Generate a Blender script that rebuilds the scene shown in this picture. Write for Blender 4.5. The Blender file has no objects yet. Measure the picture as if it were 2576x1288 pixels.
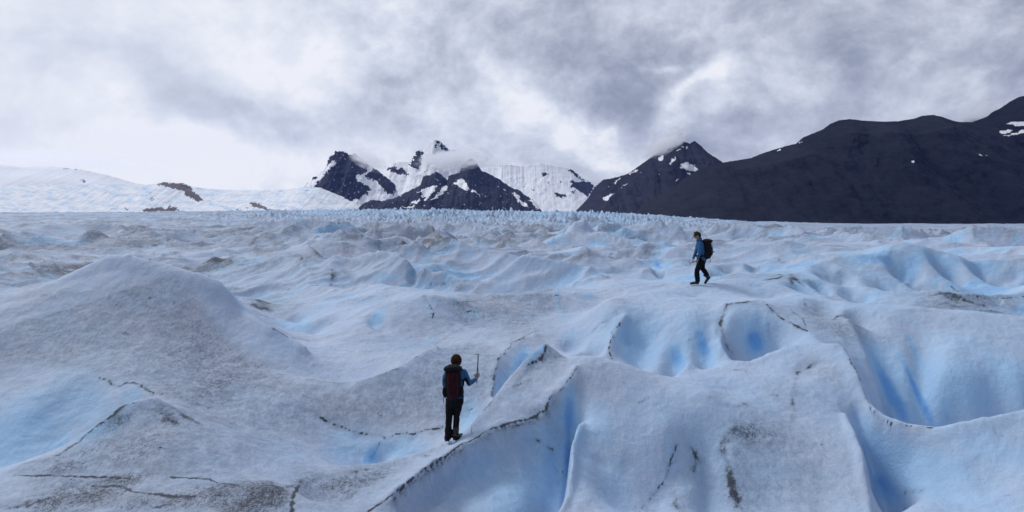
import bpy, bmesh, math, random
import numpy as np
from mathutils import Vector, Matrix
random.seed(7); rng = np.random.default_rng(11)

# ---------------------------------------------------------------- frame of reference
# The camera stands at the world origin looking level along +Y with a small lens shift.
# A bearing is written u (F wide units from the left) and a drop/rise v; at(u, v, y) is the
# world point seen there at the distance y.
F = 2022.0; UC = 1288.0; VH = 575.0
def at(u, v, y): return ((u-UC)/F*y, y, (VH-v)/F*y)
scn = bpy.context.scene
COL = scn.collection

# ---------------------------------------------------------------- noise
_ang = rng.random(4096)*2*np.pi
_gx = np.cos(_ang).astype(np.float32); _gy = np.sin(_ang).astype(np.float32)
def perlin(x, y, seed=0):
    x = np.asarray(x, dtype=np.float64)+seed*17.13; y = np.asarray(y, dtype=np.float64)-seed*9.71
    xi = np.floor(x).astype(np.int64); yi = np.floor(y).astype(np.int64)
    fx = (x-xi).astype(np.float32); fy = (y-yi).astype(np.float32)
    def g(ix, iy, dx, dy):
        h = (ix*374761393 + iy*668265263 + seed*974711) & 0xffffffff
        h = ((h ^ (h >> 13))*1274126177) & 0xffffffff
        h = (h ^ (h >> 16)) & 4095
        return _gx[h]*dx + _gy[h]*dy
    sx = fx*fx*fx*(fx*(fx*6-15)+10); sy = fy*fy*fy*(fy*(fy*6-15)+10)
    a = g(xi, yi, fx, fy); b = g(xi+1, yi, fx-1, fy)
    c = g(xi, yi+1, fx, fy-1); d = g(xi+1, yi+1, fx-1, fy-1)
    return ((a+(b-a)*sx)*(1-sy) + (c+(d-c)*sx)*sy)*1.5
def fbm(x, y, octs=4, seed=0, gain=.5):
    s = 0; a = 1.0; t = 0
    for k in range(octs):
        s = s + a*perlin(x*2**k, y*2**k, seed+k); t += a; a *= gain
    return s/t
def sstep(a, b, x):
    t = np.clip((x-a)/(b-a), 0, 1); return t*t*(3-2*t)

# ---------------------------------------------------------------- mesh helpers
def link(o): COL.objects.link(o); return o
def tag(o, label=None, cat=None, group=None, kind=None):
    if label: o['label'] = label
    if cat: o['category'] = cat
    if group: o['group'] = group
    if kind: o['kind'] = kind
    return o
def grid_object(name, X, Y, Z, mats, wrap=False, attrs=None, smooth=True):
    R, C = X.shape
    co = np.stack([X, Y, Z], -1).reshape(-1, 3).astype(np.float32)
    idx = np.arange(R*C).reshape(R, C)
    if wrap: nx = np.roll(idx, -1, axis=1); a = idx[:-1]; b = nx[:-1]; c = nx[1:]; d = idx[1:]
    else: a = idx[:-1, :-1]; b = idx[:-1, 1:]; c = idx[1:, 1:]; d = idx[1:, :-1]
    q = np.stack([a, b, c, d], -1).reshape(-1, 4).astype(np.int32)
    me = bpy.data.meshes.new(name)
    me.vertices.add(len(co)); me.vertices.foreach_set('co', co.ravel())
    me.loops.add(q.size); me.loops.foreach_set('vertex_index', q.ravel())
    me.polygons.add(len(q)); me.polygons.foreach_set('loop_start', np.arange(0, q.size, 4, dtype=np.int32))
    me.polygons.foreach_set('loop_total', np.full(len(q), 4, dtype=np.int32))
    me.update(calc_edges=True)
    me.polygons.foreach_set('use_smooth', np.full(len(q), smooth))
    for k, arr in (attrs or {}).items():
        at_ = me.attributes.new(k, 'FLOAT', 'POINT'); at_.data.foreach_set('value', arr.ravel().astype(np.float32))
    for m in mats: me.materials.append(m)
    return link(bpy.data.objects.new(name, me))

# ---------------------------------------------------------------- material helpers
class NT:
    def __init__(s, nt): s.nt = nt; nt.nodes.clear()
    def n(s, t, **kw):
        nd = s.nt.nodes.new(t)
        for k, v in kw.items():
            if k.startswith('i_'):
                key = k[2:]; key = int(key) if key.isdigit() else key.replace('_', ' ')
                sock = nd.inputs[key]
                if isinstance(v, bpy.types.NodeSocket): s.nt.links.new(v, sock)
                else: sock.default_value = v
            else: setattr(nd, k, v)
        return nd
    def m(s, op, a, b=None, c=None, clamp=False):
        nd = s.nt.nodes.new('ShaderNodeMath'); nd.operation = op; nd.use_clamp = clamp
        for i, v in enumerate((a, b, c)):
            if v is None: continue
            if isinstance(v, bpy.types.NodeSocket): s.nt.links.new(v, nd.inputs[i])
            else: nd.inputs[i].default_value = v
        return nd.outputs[0]
    def mix(s, f, a, b):
        nd = s.nt.nodes.new('ShaderNodeMix'); nd.data_type = 'RGBA'
        for i, v in ((0, f), (6, a), (7, b)):
            if isinstance(v, bpy.types.NodeSocket): s.nt.links.new(v, nd.inputs[i])
            elif i == 0: nd.inputs[0].default_value = v
            else: nd.inputs[i].default_value = (*v, 1)
        return nd.outputs[2]
    def noise(s, vec, scale, detail=4, rough=.55, dist=0.0):
        nd = s.n('ShaderNodeTexNoise'); nd.inputs['Scale'].default_value = scale
        nd.inputs['Detail'].default_value = detail; nd.inputs['Roughness'].default_value = rough
        nd.inputs['Distortion'].default_value = dist
        s.nt.links.new(vec, nd.inputs['Vector']); return nd.outputs[0]
    def ramp(s, x, a, b):
        nd = s.n('ShaderNodeMapRange'); nd.interpolation_type = 'SMOOTHSTEP'
        s.nt.links.new(x, nd.inputs[0])
        for i, v in ((1, a), (2, b)):
            if isinstance(v, bpy.types.NodeSocket): s.nt.links.new(v, nd.inputs[i])
            else: nd.inputs[i].default_value = v
        return nd.outputs[0]
    def link(s, a, b): s.nt.links.new(a, b)
def new_mat(name):
    m = bpy.data.materials.new(name); m.use_nodes = True; return m, NT(m.node_tree)
def simple_mat(name, col, rough=.7, var=.25, scale=30, bump=.0, metallic=0.0, sheen=0.0):
    m, t = new_mat(name)
    tc = t.n('ShaderNodeTexCoord').outputs['Object']
    n1 = t.noise(tc, scale, 4)
    c = t.mix(n1, tuple(x*(1-var) for x in col), tuple(min(1, x*(1+var)) for x in col))
    b = t.n('ShaderNodeBsdfPrincipled'); t.link(c, b.inputs['Base Color'])
    b.inputs['Roughness'].default_value = rough; b.inputs['Metallic'].default_value = metallic
    b.inputs['Sheen Weight'].default_value = sheen
    if rough > .65: b.inputs['Specular IOR Level'].default_value = .15
    if bump:
        bp = t.n('ShaderNodeBump'); bp.inputs['Strength'].default_value = bump; bp.inputs['Distance'].default_value = .01
        t.link(n1, bp.inputs['Height']); t.link(bp.outputs[0], b.inputs['Normal'])
    o = t.n('ShaderNodeOutputMaterial'); t.link(b.outputs[0], o.inputs[0]); return m

# ice: crust, clean blue ice and dirt, all placed by attributes fixed to the surface
def ice_material():
    m, t = new_mat('glacier_ice')
    tc = t.n('ShaderNodeTexCoord').outputs['Object']
    A = lambda n: t.n('ShaderNodeAttribute', attribute_name=n).outputs['Fac']
    blue, dirt, grey, fine = A('blue'), A('dirt'), A('grey'), A('fine')
    st = t.n('ShaderNodeMapping'); t.link(tc, st.inputs[0]); st.inputs['Rotation'].default_value = (0, 0, .5)
    st.inputs['Scale'].default_value = (1, .45, .8)
    nb = t.noise(tc, .55, 5, .6); nm = t.noise(tc, 4.0, 5, .65); nf = t.noise(st.outputs[0], 16, 6, .85)
    ng = t.noise(tc, 46, 3, .8)
    crust = t.mix(t.ramp(nb, .3, .7), (.45, .52, .66), (.345, .47, .665))
    crust = t.mix(t.m('MULTIPLY', t.ramp(ng, .40, .68), .42), crust, (.74, .80, .92))
    b1 = t.m('ADD', blue, t.m('MULTIPLY', t.m('SUBTRACT', nm, .5), .35))
    c = t.mix(t.ramp(b1, .0, .6), crust, (.37, .585, .83))
    c = t.mix(t.ramp(b1, .48, 1.4), c, (.12, .365, .78))
    # grey film of fine sediment in faint streaks, plus shading painted on the left mound
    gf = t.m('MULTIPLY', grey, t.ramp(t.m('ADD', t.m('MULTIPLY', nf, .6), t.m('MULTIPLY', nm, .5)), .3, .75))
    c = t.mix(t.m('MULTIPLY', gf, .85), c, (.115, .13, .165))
    # grains: threshold falls as the dirt gets thicker
    dn = t.m('ADD', t.m('MULTIPLY', nf, .45), t.m('MULTIPLY', ng, .55))
    th = t.m('SUBTRACT', .72, t.m('MULTIPLY', t.m('ADD', dirt, t.m('MULTIPLY', grey, .52)), .42))
    near = t.ramp(dn, th, t.m('ADD', th, .14))
    near = t.m('MULTIPLY', near, t.m('MULTIPLY', fine, t.ramp(nm, .10, .46)))
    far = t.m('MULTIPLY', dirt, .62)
    ms = t.n('ShaderNodeMapping'); t.link(tc, ms.inputs[0]); ms.inputs['Scale'].default_value = (.10, .42, .6)
    sk = t.noise(ms.outputs[0], 1.0, 8, .72, .3)
    c = t.mix(t.m('MULTIPLY', t.m('MULTIPLY', t.ramp(sk, .50, .66), t.m('SUBTRACT', 1.0, fine)), t.m('MULTIPLY_ADD', grey, .6, .12)), c, (.19, .21, .25))
    dm = t.m('MAXIMUM', t.m('MULTIPLY', near, .93), t.m('MULTIPLY', far, t.ramp(nm, .25, .6)), clamp=True)
    c = t.mix(dm, c, (.026, .028, .038))
    b = t.n('ShaderNodeBsdfPrincipled'); t.link(c, b.inputs['Base Color'])
    b.inputs['Roughness'].default_value = .6
    b.inputs['IOR'].default_value = 1.31
    b.inputs['Specular IOR Level'].default_value = .35
    h = t.m('ADD', t.m('MULTIPLY', nf, .55), t.m('MULTIPLY', nm, 1.5))
    h = t.m('ADD', h, t.m('MULTIPLY', ng, .3))
    bp = t.n('ShaderNodeBump'); bp.inputs['Distance'].default_value = .035
    t.link(t.m('MULTIPLY_ADD', fine, .75, .1), bp.inputs['Strength'])
    t.link(h, bp.inputs['Height'])
    bf = t.n('ShaderNodeBump'); bf.inputs['Distance'].default_value = 1.1; t.link(t.m('MULTIPLY_ADD', fine, -.55, .6), bf.inputs['Strength'])
    t.link(t.noise(tc, .8, 7, .68), bf.inputs['Height']); t.link(bp.outputs[0], bf.inputs['Normal']); t.link(bf.outputs[0], b.inputs['Normal'])
    o = t.n('ShaderNodeOutputMaterial'); t.link(b.outputs[0], o.inputs[0]); return m

# ---------------------------------------------------------------- near terrain: crest, hollow and slope lines
# each: kind ('s' sharp crest, 'r' rounded, 'p' single points) and (u, v, y) triples
L = []
def s(*p): L.append(('s', p))
def r(*p): L.append(('r', p))
def p(*q):
    for a in q: L.append(('p', (a,)))
US = (-900, -300, 300, 900, 1500, 2100, 2700, 3400)
for y, z in ((5.2, -2.55), (7.2, -3.1), (9.2, -3.75)):
    r(*[(u, VH - z*F/y, y) for u in US])
# bottom left: dirty ledges in front of the left cone
r((-500, 1330, 10.8), (0, 1288, 11.2), (300, 1288, 11.2), (600, 1288, 11.2), (800, 1288, 11.6))
r((-400, 1262, 11.5), (80, 1262, 11.5), (200, 1246, 11.75), (330, 1250, 11.7), (520, 1240, 11.9), (700, 1232, 12.3))
p((300, 1268, 11.7), (400, 1270, 11.7), (250, 1258, 11.75))
r((0, 1225, 12.1), (200, 1215, 12.3), (420, 1200, 12.6), (600, 1212, 12.7), (750, 1215, 13.0))
# left cone crest, running right down into the saddle under the first hiker
s((-500, 1330, 11.8), (-200, 1262, 12.2), (0, 1197, 12.7), (60, 1166, 13.0), (150, 1138, 13.4), (200, 1108, 13.8), (250, 1063, 14.2), (300, 1023, 14.6), (345, 1007, 14.9), (390, 1002, 15.0), (430, 1020, 15.0), (500, 1054, 14.9), (600, 1098, 14.7), (700, 1138, 14.6), (800, 1162, 14.6), (880, 1176, 14.6), (970, 1164, 14.75), (1060, 1138, 14.9), (1121, 1114, 15.0))
p((390, 1090, 13.7), (250, 1150, 13.1), (500, 1140, 13.5), (650, 1185, 13.5), (390, 1150, 13.0))
r((800, 1262, 12.9), (900, 1228, 13.3), (1000, 1188, 13.95), (1080, 1150, 14.5))
# long ridge from the bottom edge past the first hiker up to the central dome
s((880, 1330, 11.4), (932, 1288, 11.9), (998, 1240, 12.5), (1046, 1198, 13.2), (1097, 1164, 13.9), (1132, 1140, 14.4), (1183, 1105, 15.0), (1228, 1081, 15.4), (1286, 1063, 15.7), (1355, 1047, 16.0), (1372, 1030, 16.1), (1382, 1002, 16.3), (1410, 982, 16.5), (1434, 951, 16.8), (1451, 920, 17.2))
r((1010, 1300, 12.4), (1100, 1240, 13.4), (1200, 1180, 14.4), (1300, 1150, 14.95))
p((1150, 1288, 12.7), (1260, 1260, 13.3), (1340, 1200, 14.1), (1380, 1110, 15.4), (1300, 1215, 13.9))
# blue cleft
r((1424, 1030, 16.2), (1436, 1092, 15.9), (1428, 1167, 15.1), (1416, 1235, 14.4), (1398, 1300, 13.7), (1380, 1380, 12.6))
s((1462, 1050, 15.8), (1449, 1078, 15.2), (1436, 1126, 14.3), (1435, 1178, 13.5), (1424, 1246, 12.7), (1406, 1290, 12.2))
# central dome
r((1403, 930, 17.3), (1441, 906, 17.6), (1465, 897, 17.8), (1492, 898, 17.9), (1527, 905, 17.9), (1579, 919, 17.8), (1613, 939, 17.5), (1648, 956, 17.3), (1691, 974, 17.0), (1766, 985, 16.8), (1781, 999, 16.5), (1814, 1018, 16.2), (1850, 1027, 16.1), (1900, 1035, 16.0))
p((1500, 1000, 16.3), (1550, 1100, 14.6), (1560, 1200, 13.1), (1550, 1288, 12.0), (1650, 1060, 15.2), (1640, 1180, 13.4), (1640, 1280, 12.0), (1500, 1060, 15.2), (1490, 1160, 13.6))
r((1700, 1090, 14.8), (1690, 1180, 13.55), (1650, 1260, 12.5))
r((1747, 1139, 14.3), (1750, 1177, 13.6), (1712, 1218, 12.9), (1692, 1245, 12.45), (1705, 1290, 11.8))
r((1722, 1170, 13.9), (1700, 1210, 13.3))
r((1814, 1096, 15.0), (1818, 1135, 14.2), (1829, 1180, 13.5), (1841, 1237, 12.7), (1867, 1290, 12.0))
r((1782, 1150, 14.3), (1785, 1210, 13.5), (1780, 1290, 12.4))
p((1930, 1100, 14.8), (1950, 1200, 13.3), (1960, 1288, 12.2), (2060, 1100, 14.8), (2080, 1200, 13.2), (2080, 1288, 12.1), (1890, 1160, 14.0))
# ledge behind the dome and its spur
s((1690, 946, 18.5), (1711, 926, 18.7), (1728, 912, 18.9), (1745, 919, 18.8), (1780, 911, 18.9), (1838, 900, 19.1), (1887, 899, 19.1), (1931, 880, 19.4), (1966, 872, 19.5), (2051, 862, 19.7), (2107, 865, 19.6))
s((2107, 865, 19.6), (2088, 891, 19.1), (2047, 918, 18.6), (2009, 936, 18.2), (1991, 978, 17.4), (1998, 1030, 16.3), (2002, 1060, 15.7))
p((1750, 950, 18.0), (1900, 935, 18.3), (1880, 985, 17.3), (1830, 1008, 17.2), (1960, 930, 18.4), (1940, 1010, 16.7))
p((2100, 960, 17.6), (2080, 1040, 16.0))
# holes behind the ledge
r((1840, 935, 19.9), (1897, 950, 20.0), (1950, 910, 20.2))
r((1880, 858, 20.75), (1900, 860, 20.8), (1925, 850, 20.8))
r((1860, 805, 21.6), (1897, 802, 21.9), (1925, 810, 21.7))
s((1838, 896, 19.3), (1821, 866, 20.2), (1811, 832, 21.4), (1814, 797, 22.3), (1825, 766, 23.1), (1860, 758, 23.4), (1897, 756, 23.5), (1912, 750, 23.6), (1931, 766, 23.1), (1952, 790, 22.4), (1983, 807, 21.8), (2027, 832, 21.0), (2051, 850, 20.3))
p((1965, 845, 20.9), (1990, 860, 20.2))
r((1764, 948, 19.6), (1768, 880, 20.4), (1776, 820, 21.9))
r((1690, 975, 19.3), (1706, 905, 20.1), (1716, 850, 21.3))
r((1728, 906, 19.1), (1730, 855, 20.7), (1738, 800, 22.3))
r((1795, 902, 19.3), (1797, 850, 20.9), (1800, 790, 22.6))
s((1575, 800, 23.0), (1561, 811, 22.6), (1544, 832, 21.9), (1534, 859, 21.1), (1530, 887, 20.2), (1537, 905, 19.4))
r((1585, 850, 22.3), (1610, 890, 21.3), (1620, 935, 20.1))
r((1690, 830, 21.8), (1672, 880, 20.6), (1660, 930, 19.3))
p((1640, 790, 23.0), (1750, 765, 24.2), (1850, 735, 25.6), (1480, 860, 21.0), (1500, 820, 22.6))
# rounded back of the second hiker's ridge
r((1348, 831, 23.0), (1389, 808, 23.8), (1458, 784, 24.6), (1527, 756, 25.6), (1596, 739, 26.2), (1690, 728, 26.7), (1742, 721, 26.8), (1794, 711, 27.2), (1835, 703, 27.5), (1880, 703, 27.6), (1931, 711, 27.2), (1966, 716, 27.0), (2000, 737, 26.4), (2034, 751, 25.8))
p((1500, 800, 29.5), (1750, 772, 31), (1950, 775, 31), (1620, 785, 30))
# spur and fin at the near right
s((2120, 872, 19.4), (2137, 901, 18.7), (2160, 944, 17.7), (2178, 1007, 16.8), (2197, 1041, 16.2), (2223, 1060, 15.9), (2253, 1064, 15.7), (2310, 1071, 15.4), (2340, 1073, 15.3), (2403, 1067, 15.2), (2478, 1048, 15.3), (2576, 1030, 15.5), (2750, 1010, 15.7), (3100, 1000, 15.7))
r((2235, 1150, 17.5), (2310, 1155, 17.0), (2450, 1140, 17.0), (2576, 1115, 17.0), (2800, 1090, 17.0))
s((2131, 800, 23.2), (2160, 850, 21.6), (2180, 890, 20.6), (2212, 960, 19.3), (2222, 1010, 18.4), (2226, 1075, 17.6))
r((2200, 875, 22.0), (2226, 950, 20.5), (2236, 1020, 19.4), (2238, 1085, 18.7)); r((2262, 880, 21.7), (2266, 960, 20.1), (2272, 1070, 18.4))
r((2289, 850, 22.2), (2292, 900, 20.9), (2297, 980, 19.5), (2304, 1085, 17.9))
r((2303, 860, 22.3), (2310, 950, 20.9), (2315, 1050, 19.3), (2320, 1090, 18.8))
r((2345, 860, 21.8), (2350, 950, 19.8), (2352, 1070, 18.2))
r((2450, 870, 21.2), (2450, 950, 19.5), (2450, 1060, 17.9)); r((2576, 880, 20.8), (2576, 950, 19.3), (2576, 1040, 17.8)); r((2800, 900, 20), (2800, 1030, 17.8))
r((2060, 790, 23.6), (2131, 771, 25.0), (2189, 780, 24.6), (2275, 777, 24.4), (2378, 783, 24.1), (2481, 789, 23.9), (2576, 796, 23.7), (2800, 812, 23.2), (3200, 825, 23))
p((2080, 830, 21.6))
# right trough and the slope beyond it
r((2150, 1040, 16.6), (2175, 1098, 15.9), (2205, 1180, 15.0), (2228, 1262, 14.2), (2245, 1330, 13.0))
s((2128, 1035, 16.2), (2152, 1088, 14.9), (2173, 1142, 14.1), (2182, 1217, 13.1), (2196, 1290, 12.2))
r((2205, 1290, 12.3), (2240, 1257, 12.9), (2276, 1240, 13.1), (2329, 1226, 13.25), (2400, 1212, 13.35))
p((2290, 1150, 14.4), (2420, 1130, 14.2), (2576, 1130, 13.9), (2470, 1220, 12.9), (2400, 1288, 12.0), (2576, 1288, 11.7), (2350, 1180, 13.8), (2900, 1200, 12.5))
# fin left of the dome and the cleft beside it
s((1187, 1091, 15.7), (1200, 1052, 16.0), (1231, 1016, 16.4), (1253, 989, 16.7), (1293, 937, 17.3), (1319, 906, 17.6), (1345, 884, 17.9), (1370, 867, 18.1), (1403, 886, 18.1), (1433, 903, 17.9))
p((1330, 960, 16.95), (1290, 1020, 16.2), (1380, 930, 17.3))
s((1348, 830, 22.6), (1303, 852, 21.5), (1269, 880, 20.4), (1255, 900, 19.8), (1245, 930, 18.9), (1241, 970, 17.9), (1232, 1000, 17.2))
r((1390, 845, 22.0), (1345, 905, 20.3), (1300, 970, 18.9), (1262, 1020, 17.7))
p((1430, 840, 22.0), (1440, 890, 20.0), (1200, 960, 18.4), (1170, 1010, 17.7))
r((1150, 1075, 16.6), (1175, 1060, 16.7), (1215, 1020, 17.3))
# rim and blue wall behind the saddle
s((700, 1010, 17.0), (760, 1032, 17.0), (805, 1050, 17.0), (856, 1074, 16.9), (908, 1088, 16.8), (960, 1092, 16.7), (975, 1100, 16.6), (995, 1090, 16.7), (1025, 1088, 16.7), (1046, 1091, 16.7), (1056, 1083, 16.7), (1090, 1078, 16.8), (1118, 1070, 16.9))
r((800, 1120, 15.9), (880, 1150, 15.9), (1000, 1140, 16.1), (1080, 1115, 16.1))
r((960, 1150, 16.3), (935, 1170, 16.0), (915, 1190, 15.6)); r((1000, 1190, 15.4), (1090, 1160, 15.5))
p((600, 1050, 16.2), (520, 1020, 16.3), (700, 1090, 15.9))
# blue bowl at the left edge
r((-200, 935, 18.0), (0, 925, 17.9), (120, 932, 17.6), (250, 946, 17.2), (299, 970, 16.8), (335, 960, 16.8), (365, 975, 16.4), (400, 1002, 15.8))
p((0, 1020, 16.6), (150, 1020, 16.5), (290, 1010, 16.4), (-200, 1100, 16.0))
r((-300, 1250, 14.6), (0, 1160, 15.0), (100, 1130, 15.2), (220, 1090, 15.4), (320, 1040, 15.7))
# great left mound
s((-900, 850, 21), (-300, 775, 22), (0, 728, 23), (69, 714, 23.3), (137, 693, 23.6), (206, 662, 24), (268, 636, 24.3), (327, 636, 24.3), (395, 655, 24), (447, 666, 23.8), (498, 679, 23.5), (550, 703, 23.2), (577, 727, 23), (595, 755, 22.8), (607, 777, 22.6), (640, 800, 22.4), (684, 824, 22.1), (729, 850, 21.9), (773, 870, 21.5))
p((300, 740, 21.5), (300, 850, 18.9), (150, 840, 18.9), (0, 830, 18.9), (450, 850, 19.2), (430, 930, 17.7), (600, 960, 17.9), (610, 870, 20.2), (500, 770, 21.5), (-300, 870, 18.8), (540, 900, 18.7))
p((300, 770, 34), (0, 810, 33), (-500, 800, 33), (560, 800, 28))
# sweeping bowl between the mound and the centre
s((650, 915, 19.0), (700, 935, 18.7), (760, 950, 18.5), (850, 962, 18.3), (920, 955, 18.3), (1000, 925, 18.8), (1060, 890, 19.6), (1100, 862, 20.6))
p((850, 962, 19.3), (780, 955, 19.3), (930, 955, 19.4), (760, 905, 20.6), (860, 885, 20.9), (680, 880, 19.7), (1000, 1000, 17.9), (850, 1010, 17.5), (1100, 960, 18.5), (1160, 900, 20.2), (950, 900, 20.2))
r((700, 872, 22.6), (760, 856, 23.2), (805, 838, 24), (860, 812, 25), (908, 790, 25.7), (960, 766, 26.6), (1012, 750, 27.4), (1067, 739, 28), (1110, 745, 28), (1160, 760, 27.5))
r((640, 790, 26), (700, 822, 25.2), (760, 838, 24.8), (830, 818, 25.6))
s((600, 772, 28), (684, 800, 27.5), (740, 812, 27.2), (800, 800, 28), (860, 780, 29))
p((930, 825, 23.2), (1000, 840, 23.2), (1085, 800, 25), (1100, 850, 22.4), (1200, 850, 22.5), (1040, 800, 24.8))
s((1067, 739, 28), (1082, 765, 26.8), (1090, 790, 25.8))
r((1150, 790, 27), (1190, 800, 26.4), (1240, 790, 27))
r((1200, 742, 31), (1286, 728, 31.5), (1355, 712, 32), (1403, 704, 32.5), (1500, 700, 33), (1560, 718, 32.4))
p((1270, 800, 26.5), (1340, 790, 27), (1403, 765, 28), (1480, 745, 29.5))
r((1240, 735, 35), (1270, 705, 36), (1303, 690, 36.5), (1381, 681, 37), (1409, 690, 37))
r((1409, 690, 40), (1440, 675, 41), (1477, 655, 42), (1530, 671, 41), (1590, 700, 39))
r((650, 735, 34), (760, 705, 38), (840, 680, 40), (900, 690, 38), (1000, 720, 33))
p((652, 772, 29), (760, 750, 32), (900, 745, 31), (700, 760, 30.5), (1100, 715, 34))
s((820, 700, 36), (838, 675, 39), (870, 690, 37), (905, 700, 36))
# right middle distance
r((1835, 652, 48), (1869, 630, 50), (1897, 612, 51), (1914, 615, 50.5), (1931, 632, 49), (1945, 646, 47), (1972, 664, 44))
r((1985, 680, 40), (2041, 655, 42), (2103, 649, 43), (2171, 644, 43.5), (2257, 634, 44.5), (2336, 629, 44.5), (2363, 646, 42.5), (2395, 684, 39), (2430, 705, 36))
r((2363, 632, 47), (2412, 631, 47), (2515, 632, 47), (2576, 644, 46), (2900, 650, 45))
r((2041, 655, 42), (2060, 690, 38), (2090, 730, 33.5)); r((2090, 668, 41), (2120, 705, 36), (2160, 745, 31.5))
r((2250, 650, 42), (2262, 690, 38.5), (2290, 730, 33))
p((2180, 690, 38), (2200, 745, 31), (2330, 690, 38.5), (2500, 690, 38.5), (2576, 720, 34), (2480, 730, 33))
r((2420, 665, 42), (2440, 700, 38)); r((2150, 790, 28), (2275, 815, 27), (2400, 815, 28), (2576, 820, 28), (2800, 820, 28))
r((2330, 745, 31.5), (2388, 742, 32), (2450, 752, 31), (2576, 762, 30.5))
r((1970, 730, 30.5), (2010, 745, 31.0), (2030, 720, 32)); s((1960, 705, 33), (1990, 690, 34.5), (2030, 700, 34), (2042, 725, 31.5))
r((1700, 690, 38), (1760, 675, 40), (1840, 665, 42)); r((1600, 680, 40), (1650, 665, 43), (1700, 660, 44)); p((1655, 700, 41))
r(*[(u, 652+4*math.sin(u*.013), 60) for u in range(-900, 1600, 100)])
r(*[(u, 628, 60) for u in range(1600, 3400, 120)])
r(*[(u, 697+6*math.sin(u*.01), 45) for u in range(-900, 600, 100)])
HZ = ([-900, 0, 700, 1000, 1360, 1600, 1750, 1900, 2200, 2576, 3400], [537, 537, 532, 533, 538, 544, 552, 559, 562, 562, 562])
def v_mean(u, y):
    vh = np.interp(u, *HZ); sN = np.clip(np.log(2600/y)/np.log(2600/90), 0, 1.6)
    return vh + (622-vh)*sN**1.25
for y in (90, 130):
    r(*[(u, float(v_mean(u, y)), y) for u in range(-900, 3400, 80)])

R1V = [(p_[1], p_[0]) for p_ in ((1451, 880), (1434, 951), (1382, 1002), (1355, 1047), (1286, 1063), (1183, 1105), (1097, 1164), (998, 1240), (932, 1288), (850, 1400))]
def settle(q):
    u, v, y = q
    if v > 900 and y < 17.4 and u > np.interp(v, [a[0] for a in R1V], [a[1] for a in R1V])+12 and u > 1010:
        y += float(np.interp(u, [1000, 1400, 1460, 1560, 2120, 2180], [.25, .35, .9, 2.0, 2.0, 1.4])*sstep(930, 1290, v))
    if 1500 < u < 2060 and 750 < v < 905 and y > 19.4: y = 19.4+(y-19.4)*.55
    if u > 2000 and 745 < v < 1095 and 17.3 < y < 26: y = y*(1-(kk := float(sstep(2000, 2110, u)))) + kk*(17.3+(y-17.3)*.6)
    if u < 780 and 630 < v < 880 and 19.5 < y < 24.5: y = 18.9+(y-18.9)*.52
    if u > 1950 and 625 < v < 775 and 29 < y < 46: y = 32+(y-32)*.5
    if 780 < u < 1600 and 700 < v < 862 and 20.5 < y < 34: y = 21.5+(y-21.5)*.6
    return (u, v, y)
L = [(k_, tuple(settle(q) for q in pts_)) for k_, pts_ in L]
# solve a surface through the lines on a (bearing, log distance) grid
TH = math.radians(47); NT_, NR = 640, 720
LR0, LR1 = math.log(4.8), math.log(150)
def fill(line_vals, fixed, z0, iters):
    z = z0
    wt = 1.0/(2*TH/z.shape[1])**2; wr = 1.0/((LR1-LR0)/z.shape[0])**2
    for _ in range(iters):
        zp = np.pad(z, 1, mode='edge')
        a = (wt*(zp[1:-1, :-2]+zp[1:-1, 2:]) + wr*(zp[:-2, 1:-1]+zp[2:, 1:-1]))/(2*wt+2*wr)
        z = np.where(fixed, line_vals, z + 1.0*(a-z))
    return z
def splat(vals_z, nr, nt):
    num = np.zeros((nr, nt)); den = np.zeros((nr, nt))
    ii = np.clip(((PR-LR0)/(LR1-LR0)*nr).astype(int), 0, nr-1); jj = np.clip(((PT+TH)/(2*TH)*nt).astype(int), 0, nt-1)
    np.add.at(num, (ii, jj), vals_z); np.add.at(den, (ii, jj), 1)
    fx = den > 0; return np.where(fx, num/np.maximum(den, 1), 0), fx
PT, PR, PZ, PK = [], [], [], []
for kind, pts in L:
    n = len(pts)
    for i in range(max(1, n-1)):
        a = np.array(at(*pts[i])); b = np.array(at(*pts[min(i+1, n-1)]))
        ta, tb = math.atan2(a[0], a[1]), math.atan2(b[0], b[1]); ra, rb = math.hypot(a[0], a[1]), math.hypot(b[0], b[1])
        m = 1 if n == 1 else int(max(abs(ta-tb)/(2*TH)*NT_, abs(math.log(ra/rb))/(LR1-LR0)*NR)*2.5)+2
        for k in range(m):
            q = a+(b-a)*k/m
            PT.append(math.atan2(q[0], q[1])); PR.append(math.log(math.hypot(q[0], q[1]))); PZ.append(q[2]); PK.append(kind)
PT = np.array(PT); PR = np.array(PR); PZ = np.array(PZ); PK = np.array(PK)
ok = (abs(PT) < TH) & (PR < LR1) & (PR > LR0); PT, PR, PZ, PK = PT[ok], PR[ok], PZ[ok], PK[ok]
def gauss(a, sg):
    rad = int(sg*3)+1; k = np.exp(-.5*(np.arange(-rad, rad+1)/sg)**2); k /= k.sum()
    o = np.zeros_like(a); ap = np.pad(a, ((rad, rad), (0, 0)), mode='edge')
    for i, w in enumerate(k): o += w*ap[i:i+a.shape[0]]
    a = o; o = np.zeros_like(a); ap = np.pad(a, ((0, 0), (rad, rad)), mode='edge')
    for i, w in enumerate(k): o += w*ap[:, i:i+a.shape[1]]
    return o
def up(z, shape):
    ri = np.linspace(0, z.shape[0]-1, shape[0]); ci = np.linspace(0, z.shape[1]-1, shape[1])
    r0 = np.minimum(ri.astype(int), z.shape[0]-2); c0 = np.minimum(ci.astype(int), z.shape[1]-2)
    fr = (ri-r0)[:, None]; fc = (ci-c0)[None]
    return (z[r0][:, c0]*(1-fr)*(1-fc)+z[r0+1][:, c0]*fr*(1-fc)+z[r0][:, c0+1]*(1-fr)*fc+z[r0+1][:, c0+1]*fr*fc)
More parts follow.
